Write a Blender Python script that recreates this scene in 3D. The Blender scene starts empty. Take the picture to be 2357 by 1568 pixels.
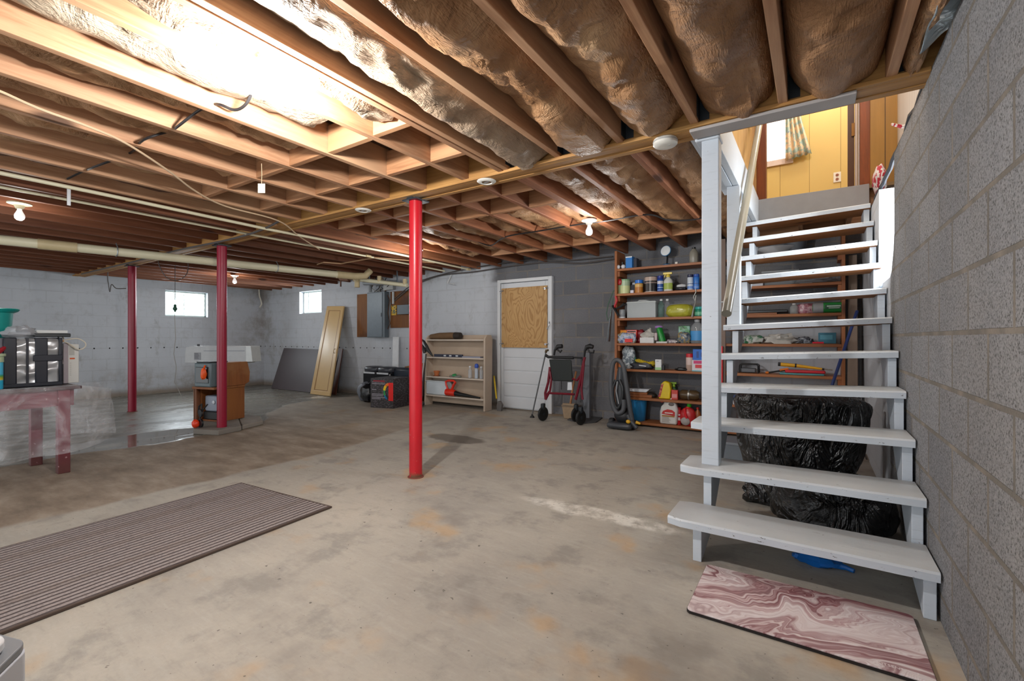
import bpy, math, random
from mathutils import Vector, Matrix, noise as mnoise
PI = math.pi
random.seed(7)
COL = bpy.context.scene.collection
SC = bpy.context.scene

# ------------------------------------------------------------------ camera, sky, lights, exposure
F, CX, CY, CH, YAW = 1060.0, 1178.5, 780.0, 1.10, math.radians(33.3)
cam_d = bpy.data.cameras.new('camera'); cam = bpy.data.objects.new('camera', cam_d); COL.objects.link(cam)
cam.location = (0, 0, CH); cam.rotation_euler = (PI/2, 0, YAW)
cam_d.sensor_width = 36.0; cam_d.lens = 36.0*F/2357.0; cam_d.shift_y = -4.0/2357.0
cam_d.clip_start = 0.02; cam_d.clip_end = 100
SC.camera = cam
SC.view_settings.view_transform = 'Standard'; SC.view_settings.look = 'None'
SC.view_settings.gamma = 1.0; SC.view_settings.use_curve_mapping = False
SC.view_settings.exposure = 0.52
w = bpy.data.worlds.new('world'); SC.world = w; w.use_nodes = True
w.node_tree.nodes['Background'].inputs[0].default_value = (0.93, 0.97, 1.0, 1)
w.node_tree.nodes['Background'].inputs[1].default_value = 1.42
try:
    SC.cycles.use_denoising = True
    SC.cycles.max_bounces = 7; SC.cycles.diffuse_bounces = 4; SC.cycles.glossy_bounces = 3
    SC.cycles.transparent_max_bounces = 12; SC.cycles.caustics_reflective = False; SC.cycles.caustics_refractive = False
    SC.cycles.sample_clamp_indirect = 6.0
except Exception:
    pass

def lamp(name, kind, loc, energy, col=(1, 1, 1), size=0.1, rot=(0, 0, 0), size_y=None):
    d = bpy.data.lights.new(name, kind); d.energy = energy; d.color = col
    if kind == 'AREA':
        d.size = size
        if size_y: d.shape = 'RECTANGLE'; d.size_y = size_y
    else:
        d.shadow_soft_size = size
    o = bpy.data.objects.new(name, d); COL.objects.link(o); o.location = loc; o.rotation_euler = rot
    return o
# daylight standing outside each window, looking in
lamp('daylight_left_window', 'AREA', (-11.75, 4.40, 2.05), 170, (0.86, 0.94, 1.0), 1.0, (0, math.radians(-72), 0), 0.8)
lamp('daylight_back_window', 'AREA', (-9.2, 6.62, 2.05), 150, (0.86, 0.94, 1.0), 1.0, (math.radians(-72), 0, 0), 0.8)
lamp('daylight_stair_window', 'AREA', (0.98, 4.04, 2.12), 48, (0.93, 0.97, 1.0), 0.7, (0, math.radians(68), 0), 0.8)
# rooms upstairs
lamp('upstairs_room_light', 'POINT', (0.2, 5.9, 4.5), 34, (1.0, 0.97, 0.92), 0.15)
lamp('upstairs_hall_light', 'POINT', (0.05, 3.7, 4.6), 55, (0.92, 0.96, 1.0), 0.2)

def ray(px, py):
    xc = (px-CX)/F; zc = (CY-py)/F
    c, s = math.cos(YAW), math.sin(YAW)
    return Vector((-s+xc*c, c+xc*s, zc))
def U(px, py, X=None, Y=None, Z=None, D=None):
    """the point of the place seen at a spot of the photograph, on a wall or floor plane"""
    d = ray(px, py)
    if X is not None: t = X/d.x
    elif Y is not None: t = Y/d.y
    elif Z is not None: t = (Z-CH)/d.z
    else: t = D
    return Vector((0, 0, CH))+d*t
def depth(p): return -math.sin(YAW)*p[0]+math.cos(YAW)*p[1]
def mpp(p): return depth(p)/F          # metres per photo pixel at that point

# ------------------------------------------------------------------ colours and materials
def lin(h):
    if not isinstance(h, str): return tuple(h)[:3]
    h = h.lstrip('#'); r = []
    for i in (0, 2, 4):
        v = int(h[i:i+2], 16)/255
        r.append(v/12.92 if v <= 0.04045 else ((v+0.055)/1.055)**2.4)
    return tuple(r)
class NT:
    def __init__(s, name):
        s.m = bpy.data.materials.new(name); s.m.use_nodes = True; s.t = s.m.node_tree
        s.b = s.t.nodes['Principled BSDF']; s.tc = s.t.nodes.new('ShaderNodeTexCoord'); s.co = s.tc.outputs['Object']
    def set(s, inp, v):
        i = s.b.inputs[inp]
        if hasattr(v, 'links') or hasattr(v, 'is_linked'): s.t.links.new(v, i)
        else:
            if inp in ('Base Color', 'Emission Color', 'Sheen Tint') and len(v) == 3: v = (*v, 1)
            i.default_value = v
        return s
    def put(s, node, k, v):
        if v is None: return
        if hasattr(v, 'is_linked'): s.t.links.new(v, node.inputs[k])
        else:
            if isinstance(v, (tuple, list)) and len(v) == 3 and node.inputs[k].type == 'RGBA': v = (*v, 1)
            node.inputs[k].default_value = v
    def noise(s, vec=None, scale=5, detail=3, rough=0.55, dist=0.0):
        n = s.t.nodes.new('ShaderNodeTexNoise'); s.put(n, 'Vector', vec or s.co)
        s.put(n, 'Scale', scale); s.put(n, 'Detail', detail); s.put(n, 'Roughness', rough); s.put(n, 'Distortion', dist)
        return n.outputs['Fac']
    def noisec(s, vec=None, scale=5, detail=3):
        n = s.t.nodes.new('ShaderNodeTexNoise'); s.put(n, 'Vector', vec or s.co)
        s.put(n, 'Scale', scale); s.put(n, 'Detail', detail); return n.outputs['Color']
    def voro(s, vec=None, scale=5, feat='F1'):
        n = s.t.nodes.new('ShaderNodeTexVoronoi'); n.feature = feat; s.put(n, 'Vector', vec or s.co); s.put(n, 'Scale', scale)
        return n.outputs['Distance']
    def wave(s, vec=None, scale=5, dist=0, detail=2, dscale=1, axis='X', kind='BANDS'):
        n = s.t.nodes.new('ShaderNodeTexWave'); n.wave_type = kind
        if kind == 'BANDS': n.bands_direction = axis
        s.put(n, 'Vector', vec or s.co); s.put(n, 'Scale', scale); s.put(n, 'Distortion', dist)
        s.put(n, 'Detail', detail); s.put(n, 'Detail Scale', dscale); return n.outputs['Fac']
    def map(s, vec=None, scale=(1, 1, 1), loc=(0, 0, 0), rot=(0, 0, 0)):
        n = s.t.nodes.new('ShaderNodeMapping'); s.put(n, 'Vector', vec or s.co)
        s.put(n, 'Location', loc); s.put(n, 'Rotation', rot); s.put(n, 'Scale', scale); return n.outputs[0]
    def ramp(s, fac, stops):
        n = s.t.nodes.new('ShaderNodeValToRGB'); s.put(n, 'Fac', fac); e = n.color_ramp.elements
        while len(e) < len(stops): e.new(0.5)
        for el, (p, c) in zip(e, stops):
            el.position = p; c = lin(c) if not isinstance(c, (int, float)) else (c, c, c); el.color = (*c, 1)
        return n.outputs[0]
    def mix(s, fac, a, b, blend='MIX'):
        n = s.t.nodes.new('ShaderNodeMix'); n.data_type = 'RGBA'; n.blend_type = blend
        for idx, v in ((0, fac), (6, a), (7, b)):
            i = n.inputs[idx]
            if hasattr(v, 'is_linked'): s.t.links.new(v, i)
            else: i.default_value = v if isinstance(v, (int, float)) else (*lin(v), 1)
        return n.outputs[2]
    def M(s, op, a, b=None, c=None, clamp=False):
        n = s.t.nodes.new('ShaderNodeMath'); n.operation = op; n.use_clamp = clamp
        for i, v in enumerate((a, b, c)):
            if v is not None: s.put(n, i, v)
        return n.outputs[0]
    def sm(s, v, a, b):      # smoothstep from a (0) to b (1)
        n = s.t.nodes.new('ShaderNodeMapRange'); n.interpolation_type = 'SMOOTHSTEP'
        if a > b:
            s.put(n, 0, v); s.put(n, 1, b); s.put(n, 2, a); s.put(n, 3, 1.0); s.put(n, 4, 0.0)
        else:
            s.put(n, 0, v); s.put(n, 1, a); s.put(n, 2, b)
        return n.outputs[0]
    def sep(s, vec=None):
        n = s.t.nodes.new('ShaderNodeSeparateXYZ'); s.put(n, 0, vec or s.co); return n.outputs
    def com(s, x=0.0, y=0.0, z=0.0):
        n = s.t.nodes.new('ShaderNodeCombineXYZ'); s.put(n, 0, x); s.put(n, 1, y); s.put(n, 2, z); return n.outputs[0]
    def brick(s, vec, bw, rh, mortar=0.01, c1=(.5, .5, .5), c2=(.4, .4, .4), cm=(.3, .3, .3), smooth=0.1):
        n = s.t.nodes.new('ShaderNodeTexBrick'); s.put(n, 'Vector', vec); s.put(n, 'Scale', 1.0)
        s.put(n, 'Brick Width', bw); s.put(n, 'Row Height', rh); s.put(n, 'Mortar Size', mortar); s.put(n, 'Mortar Smooth', smooth)
        for k, v in (('Color1', c1), ('Color2', c2), ('Mortar', cm)): s.put(n, k, v if hasattr(v, 'is_linked') else (*lin(v), 1))
        return n.outputs['Color'], n.outputs['Fac']
    def bump(s, h, strength=0.3, dist=0.01, prev=None):
        n = s.t.nodes.new('ShaderNodeBump'); s.put(n, 'Height', h); s.put(n, 'Strength', strength); s.put(n, 'Distance', dist)
        if prev is not None: s.put(n, 'Normal', prev)
        s.t.links.new(n.outputs[0], s.b.inputs['Normal']); return n.outputs[0]
_pl = {}
def plain(col, rough=0.5, metal=0.0, var=0.10, scale=14, bump=0.0, name=None):
    key = (col if isinstance(col, str) else tuple(col), rough, metal, var, scale, bump)
    if key in _pl: return _pl[key]
    n = NT(name or ('paint_'+(col.lstrip('#') if isinstance(col, str) else 'rgb')))
    c = lin(col); lo = tuple(v*(1-var) for v in c); hi = tuple(min(1, v*(1+var)) for v in c)
    f = n.noise(scale=scale, detail=3)
    n.set('Base Color', n.mix(f, lo, hi)).set('Roughness', rough).set('Metallic', metal)
    if bump: n.bump(n.noise(scale=scale*4, detail=2), bump, 0.003)
    _pl[key] = n.m; return n.m
def glassy(name, col, alpha=0.35, rough=0.08):
    n = NT(name); f = n.noise(scale=8); c = lin(col)
    n.set('Base Color', n.mix(f, tuple(v*.9 for v in c), c)).set('Roughness', rough).set('Alpha', alpha).set('IOR', 1.45)
    return n.m
def woodm(name, c1, c2, axis='y', knots=True, rough=0.65, ring=30, patch=None):
    n = NT(name)
    sc = {'x': (.35, 6, 6), 'y': (6, .35, 6), 'z': (6, 6, .35)}[axis]
    oi = n.t.nodes.new('ShaderNodeObjectInfo').outputs['Random']
    off = n.M('MULTIPLY', oi, 37.0)
    v0 = n.t.nodes.new('ShaderNodeVectorMath'); v0.operation = 'ADD'
    n.put(v0, 0, n.co); n.t.links.new(n.com(off, off, off), v0.inputs[1])
    v = n.map(v0.outputs[0], sc)
    g = n.noise(v, 3.2, 6, .65, 1.1); fine = n.noise(n.map(v0.outputs[0], tuple(q*ring/6 for q in sc)), 2.5, 3)
    big = n.noise(v0.outputs[0], .9, 2)
    mid = tuple((a+b)/2 for a, b in zip(lin(c1), lin(c2)))
    col = n.ramp(g, [(.28, lin(c1)), (.5, mid), (.72, lin(c2))])
    col = n.mix(n.M('MULTIPLY', fine, .55), col, tuple(q*.55 for q in lin(c1)))
    vary = n.mix(n.M('MULTIPLY', oi, .4), (1, 1, 1), (.62, .60, .62))
    col = n.mix(1.0, col, vary, 'MULTIPLY')
    col = n.mix(n.sm(big, .52, .72), col, tuple(q*.72 for q in lin(c2)))
    if knots:
        kd = n.voro(n.map(v0.outputs[0], {'x': (1, 3, 3), 'y': (3, 1, 3), 'z': (3, 3, 1)}[axis]), .8)
        col = n.mix(n.sm(kd, .10, .04), col, tuple(q*.3 for q in lin(c1)))
    if patch: col = n.mix(n.sm(n.noise(v0.outputs[0], 2.2, 4), .5, .7), col, patch)
    n.set('Base Color', col).set('Roughness', rough)
    n.bump(fine, .25, .002)
    return n.m
MAT = {}
MAT['joist'] = woodm('joist_pine', '#a97652', '#e2b48b', 'y')
MAT['joist_dark'] = woodm('joist_dark_pine', '#6b3a22', '#975f3f', 'y')  # darker, redder tone used for the joists at far left
MAT['joist_far'] = woodm('joist_reddish_pine', '#8e5132', '#c0825a', 'y')
MAT['joist_x'] = woodm('blocking_pine', '#9f6a45', '#daa577', 'x')
MAT['girder'] = woodm('girder_pine', '#9c6b35', '#d3a05c', 'x')
MAT['shelf_wood'] = woodm('shelf_stained_pine', '#8a4c22', '#c07a44', 'x', rough=.5)
MAT['shelf_wood_z'] = woodm('shelf_upright_pine', '#8a4c22', '#b8713c', 'z', rough=.5)
MAT['tread_under'] = woodm('bare_tread_wood', '#8a5226', '#b97b42', 'x')
MAT['jamb'] = woodm('jamb_dark_wood', '#6b2f0c', '#9a4a18', 'z', False, .4)
MAT['pine_panel'] = woodm('knotty_pine', '#b98548', '#dcb077', 'z', True, .4)
MAT['cab_wood'] = woodm('brown_fibreboard', '#7c4520', '#a5652f', 'z', False, .6, patch='#8f6038')
MAT['osb'] = woodm('backing_plywood', '#6e4018', '#98602a', 'z', True, .7, patch='#54331c')
MAT['subfloor'] = woodm('subfloor_board', '#3b2a20', '#5d4330', 'x', False, .9)

# painted stair wood: pale blue-grey with scuffs and chips
n = NT('stair_paint_blue_grey')
f = n.noise(scale=2.2, detail=5); sc = n.noise(n.map(None, (3, 30, 30)), 3, 4)
col = n.mix(f, '#b9c2cc', '#d0d8e1')
z = n.sep()[2]
col = n.mix(n.M('MULTIPLY', n.sm(sc, .55, .8), .35), col, '#8e9196')
chip = n.noise(scale=38, detail=5, rough=.7)
col = n.mix(n.sm(chip, .70, .74), col, '#5b554f')
n.set('Base Color', col).set('Roughness', .38)
n.bump(n.noise(n.map(None, (2, 24, 24)), 4, 4), .25, .003)
MAT['stair'] = n.m
# tread: same paint, worn grey-beige top
n = NT('stair_tread_paint')
f = n.noise(scale=2.6, detail=6); wn = n.noise(scale=5, detail=4)
geo = n.t.nodes.new('ShaderNodeNewGeometry'); nz = n.sep(geo.outputs['Normal'])[2]
col = n.mix(f, '#bac2cb', '#d2d9e1')
top = n.mix(wn, '#a6a7a5', '#c3c4c3')
col = n.mix(n.M('MULTIPLY', n.sm(nz, .5, .9), .8), col, top)
chip = n.noise(n.map(None, (1, 2, 2)), 26, 6, .75)
col = n.mix(n.sm(n.M('ADD', chip, n.M('MULTIPLY', n.sm(nz, .95, .5), .035)), .655, .70), col, '#4a4540')
bare = n.noise(scale=7, detail=3)
st = n.voro(None, 1.4)
col = n.mix(n.M('MULTIPLY', n.sm(st, .09, .03), .55), col, '#a07a4d')
n.set('Base Color', col).set('Roughness', .42)
n.bump(n.noise(n.map(None, (2, 20, 20)), 4, 4), .3, .003)
MAT['tread'] = n.m

def block_wall(name, axis, paint_mask=None, paint='#c6cad0', gray1='#6f6e70', gray2='#8b898a', mort='#7f786e', coarse=1.0, dots=False, stain=None):
    n = NT(name); x, y, z = n.sep()
    u = x if axis == 'x' else y
    wob = n.noise(scale=3, detail=2)
    uv = n.com(n.M('ADD', u, n.M('MULTIPLY', wob, .006)), n.M('ADD', n.M('SUBTRACT', z, .108), n.M('MULTIPLY', wob, .006)), 0.0)
    bc, bf = n.brick(uv, .4064, .2032, .009 if coarse > .5 else .011, gray1, gray2, mort, .2)
    big = n.noise(scale=.8, detail=4)
    cell = n.noise(scale=130 if coarse > .5 else 95, detail=4, rough=.75)
    cell2 = n.noise(scale=40, detail=3, rough=.6)
    col = n.mix(n.M('MULTIPLY', n.sm(big, .4, .7), .35), bc, '#a19d98')
    pits = n.sm(cell, .50, .38)
    hil = n.sm(cell, .56, .68)
    col = n.mix(n.M('MULTIPLY', pits, .85*coarse), col, '#3a3836')
    col = n.mix(n.M('MULTIPLY', hil, .42*coarse), col, '#b5b2ae')
    col = n.mix(n.M('MULTIPLY', bf, .85), col, n.mix(n.sm(n.noise(scale=7, detail=3), .4, .7), mort, '#837a6e'))
    pits2 = n.sm(n.voro(scale=60), .08, .02)
    h = n.M('SUBTRACT', n.M('MULTIPLY', cell, .7), n.M('MULTIPLY', bf, 1.6))
    if paint_mask is not None:
        pm = paint_mask(n, x, y, z)
        pc = n.mix(n.noise(scale=1.1, detail=5), paint, tuple(q*.78 for q in lin(paint)))
        pc = n.mix(n.M('MULTIPLY', bf, n.M('MULTIPLY', n.sm(big, .3, .7), .16)), pc, '#7d7a76')
        if stain: pc = stain(n, pc, x, y, z)
        col = n.mix(pm, col, pc)
        hp = n.M('ADD', n.M('MULTIPLY', bf, -.28), n.M('MULTIPLY', cell2, .25))
        hm = n.t.nodes.new('ShaderNodeMix'); n.put(hm, 0, pm); n.put(hm, 2, h); n.put(hm, 3, hp); h = hm.outputs[0]
    if dots:   # a row of small drilled holes along one mortar joint
        per = n.M('SUBTRACT', n.M('FRACT', n.M('MULTIPLY', n.M('ADD', u, n.M('MULTIPLY', n.noise(scale=2), .12)), 4.6)), .5)
        d2 = n.M('ADD', n.M('POWER', n.M('MULTIPLY', per, .217), 2.0), n.M('POWER', n.M('SUBTRACT', z, .921), 2.0))
        dm = n.M('MULTIPLY', n.M('LESS_THAN', n.M('ADD', d2, n.M('MULTIPLY', n.noise(scale=20), .00012)), .00024), n.M('LESS_THAN', x, -5.4))
        col = n.mix(dm, col, '#1a1817')
    n.set('Base Color', col).set('Roughness', .88)
    n.bump(h, .55, .008)
    return n.m
def stain_low(n, pc, x, y, z):
    m = n.noise(scale=1.6, detail=6, rough=.7)
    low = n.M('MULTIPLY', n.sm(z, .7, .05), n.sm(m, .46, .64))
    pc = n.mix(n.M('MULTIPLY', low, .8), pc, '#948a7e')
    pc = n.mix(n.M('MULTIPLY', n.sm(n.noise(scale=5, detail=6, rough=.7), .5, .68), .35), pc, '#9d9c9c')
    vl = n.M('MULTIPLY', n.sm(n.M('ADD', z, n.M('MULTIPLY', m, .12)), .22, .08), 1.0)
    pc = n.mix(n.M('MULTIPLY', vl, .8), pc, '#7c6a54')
    up = n.M('MULTIPLY', n.sm(n.noise(n.map(None, (1, 1, .5)), 2.4, 6, .7), .60, .72), .55)
    pc = n.mix(up, pc, '#85807a')
    spots = n.sm(n.noise(scale=9, detail=5, rough=.8), .70, .76)
    pc = n.mix(n.M('MULTIPLY', spots, .7), pc, '#57504a')
    cy = n.sep()
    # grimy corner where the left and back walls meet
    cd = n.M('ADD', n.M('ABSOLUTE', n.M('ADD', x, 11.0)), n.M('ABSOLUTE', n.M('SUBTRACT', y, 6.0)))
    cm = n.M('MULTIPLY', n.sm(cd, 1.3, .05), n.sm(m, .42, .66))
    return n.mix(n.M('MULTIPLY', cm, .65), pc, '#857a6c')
MAT['wall_left'] = block_wall('painted_block_left', 'y', lambda n, x, y, z: n.M('ADD', 1.0, 0.0), dots=True, stain=stain_low)
def pm_back(n, x, y, z):
    nz = n.noise(scale=3, detail=4); xx = n.M('ADD', x, n.M('MULTIPLY', nz, .35))
    a = n.sm(xx, -3.02, -3.10)
    b = n.M('MULTIPLY', n.sm(xx, -4.25, -4.0), n.sm(z, 1.98, 2.03))
    left = n.M('MULTIPLY', a, n.M('SUBTRACT', 1.0, b))
    right = n.M('MULTIPLY', n.sm(n.M('ADD', x, n.M('MULTIPLY', nz, 1.2)), -.25, .15), n.sm(z, 1.35, 1.25))
    return n.M('MAXIMUM', left, right)
MAT['wall_back'] = block_wall('block_wall_back', 'x', pm_back, gray1='#5f6064', gray2='#737479', mort='#716f6f', coarse=.35, dots=True, stain=stain_low)
MAT['wall_right'] = block_wall('block_wall_right', 'y', lambda n, x, y, z: n.sm(n.M('ADD', y, n.M('MULTIPLY', n.noise(scale=5, detail=4), .35)), 3.98, 4.06), paint='#c9cdd2', gray1='#6f7073', gray2='#808184', mort='#676159')

# concrete floor
n = NT('concrete_floor'); x, y, z = n.sep()
big = n.noise(scale=.9, detail=6, rough=.6); mid = n.noise(scale=4, detail=6, rough=.65); fine = n.noise(scale=60, detail=3)
col = n.ramp(big, [(.25, '#908b84'), (.5, '#a9a398'), (.75, '#bcb4a6')])
strk = n.noise(n.map(None, (3, 14, 1), rot=(0, 0, .5)), 2.2, 6, .7)
col = n.mix(n.M('MULTIPLY', n.sm(mid, .5, .66), .5), col, '#7c7872')
col = n.mix(n.M('MULTIPLY', n.sm(strk, .50, .66), .17), col, '#c3c0b8')
col = n.mix(n.M('MULTIPLY', n.sm(strk, .46, .34), .14), col, '#716e69')
col = n.mix(n.M('MULTIPLY', fine, .22), col, '#6e6a64')
rust = n.noise(n.map(None, (1.3, 1.3, 1), (3.1, 1.7, 0)), 1.3, 4)
col = n.mix(n.M('MULTIPLY', n.sm(rust, .56, .68), .5), col, '#b8925f')
dk = n.noise(n.map(None, (1, 1, 1), (7.3, 2.2, 0)), 1.7, 5, .6)
col = n.mix(n.M('MULTIPLY', n.sm(dk, .56, .72), .5), col, '#716b66')
wl = n.noise(scale=9, detail=5, rough=.7)          # pale mineral streak beside the stairs
e = n.M('ADD', n.M('POWER', n.M('MULTIPLY', n.M('ADD', x, 1.15), 1.6), 2.0), n.M('POWER', n.M('MULTIPLY', n.M('SUBTRACT', n.M('ADD', y, n.M('MULTIPLY', mid, .18)), 2.80), 9.0), 2.0))
col = n.mix(n.M('MULTIPLY', n.sm(e, 1.0, .3), n.sm(wl, .35, .6)), col, '#d6d2c8')
# silty slab beyond the joint
edge = n.M('ADD', x, n.M('ADD', n.M('MULTIPLY', n.noise(scale=2.5, detail=5), .16), n.M('MULTIPLY', n.sm(y, 2.6, 5.0), .4)))
silt = n.sm(edge, -3.82, -3.90)
sc1 = n.noise(n.map(None, (1, 2.4, 1)), 2.2, 6, .65)
scol = n.ramp(sc1, [(.3, '#6f6152'), (.5, '#8b7c6b'), (.72, '#a79a89')])
fad = n.M('MULTIPLY', silt, n.M('SUBTRACT', 1.0, n.M('MULTIPLY', n.sm(y, 2.8, 4.6), .55)))
col = n.mix(fad, col, scol)
# wet zone with a film of water
we = n.M('ADD', n.M('ADD', x, n.M('MULTIPLY', n.noise(n.map(None, (1, .7, 1)), 1.8, 4), .7)), n.M('MULTIPLY', n.sm(y, 2.7, 4.6), 1.6))
wet = n.sm(we, -5.40, -5.50)
wcol = n.ramp(n.noise(n.map(None, (2.2, .6, 1)), 1.6, 6, .6), [(.3, '#504d42'), (.5, '#716e63'), (.7, '#98968c')])
col = n.mix(n.M('MULTIPLY', wet, .85), col, wcol)
pr = n.M('ADD', n.M('POWER', n.M('MULTIPLY', n.M('ADD', x, 6.05), 1.9), 2.0), n.M('POWER', n.M('MULTIPLY', n.M('SUBTRACT', y, 2.05), 1.1), 2.0))
pud = n.M('MULTIPLY', wet, n.sm(n.M('ADD', pr, n.M('MULTIPLY', n.noise(scale=3, detail=3), .8)), 1.35, 1.2))
dk2 = n.M('ADD', n.M('POWER', n.M('MULTIPLY', n.M('ADD', x, 3.3), 2.4), 2.0), n.M('POWER', n.M('MULTIPLY', n.M('SUBTRACT', n.M('ADD', y, n.M('MULTIPLY', mid, .2)), 4.0), 5.5), 2.0))
patch = n.sm(dk2, 1.0, .6)
col = n.mix(n.M('MULTIPLY', patch, .7), col, '#4f453b')
wr_ = n.sm(n.noise(n.map(None, (2.2, .6, 1)), 1.6, 5, .6), .40, .60)
r = n.M('SUBTRACT', n.M('SUBTRACT', .78, n.M('MULTIPLY', wet, n.M('ADD', .34, n.M('MULTIPLY', wr_, .22)))), n.M('MULTIPLY', pud, .30))
r = n.M('MAXIMUM', r, .04)

sp = n.M('MAXIMUM', n.sm(n.noise(scale=30, detail=2), .72, .75), n.sm(n.noise(scale=75, detail=3), .71, .74))
col = n.mix(n.M('MULTIPLY', sp, .7), col, '#3e3a36')
n.set('Base Color', col).set('Roughness', r)
dry = n.M('SUBTRACT', 1.0, pud)
n.bump(n.M('MULTIPLY', n.M('ADD', n.M('MULTIPLY', fine, .3), mid), dry), .16, .01)
MAT['floor'] = n.m

# faced insulation, brown and slightly shiny
def insul(name, c1, c2, c3):
    n = NT(name)
    oi = n.t.nodes.new('ShaderNodeObjectInfo').outputs['Random']
    v0 = n.t.nodes.new('ShaderNodeVectorMath'); v0.operation = 'ADD'
    off = n.M('MULTIPLY', oi, 23.0); n.put(v0, 0, n.co); n.t.links.new(n.com(off, off, 0.0), v0.inputs[1]); v = v0.outputs[0]
    big = n.noise(v, 2.2, 5, .6, .6); st = n.noise(n.map(v, (40, 3, 10)), 2, 3)
    col = n.ramp(big, [(.3, c1), (.52, c2), (.75, c3)])
    col = n.mix(n.M('MULTIPLY', st, .35), col, tuple(q*.55 for q in lin(c1)))
    n.set('Base Color', col).set('Roughness', n.ramp(n.noise(v, 3, 3), [(.35, .42), (.65, .75)]))
    h = n.M('ADD', n.noise(v, 6, 5, .62, 1.0), n.M('MULTIPLY', n.noise(n.map(v, (90, 14, 30)), 2, 3), .22))
    n.bump(h, .9, .04)
    return n.m
MAT['insul'] = insul('insulation_facing_brown', '#815a38', '#ad825b', '#d2ad85')
MAT['insul_l'] = insul('insulation_facing_pale', '#866e57', '#a89078', '#c9b8a0')
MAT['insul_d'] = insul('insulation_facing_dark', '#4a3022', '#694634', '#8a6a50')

n = NT('red_post_paint')
c = n.mix(n.noise(scale=6, detail=4), '#b3121f', '#c81e2c'); z = n.sep()[2]
c = n.mix(n.M('MULTIPLY', n.sm(z, .06, .01), n.sm(n.noise(scale=30, detail=3), .4, .5)), c, '#6a4a35')
c = n.mix(n.M('MULTIPLY', n.sm(n.noise(scale=45, detail=3), .68, .72), n.sm(z, .45, .1)), c, '#c5988c')
n.set('Base Color', c).set('Roughness', .33); n.bump(n.noise(scale=90, detail=2), .12, .002)
MAT['post'] = n.m

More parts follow.
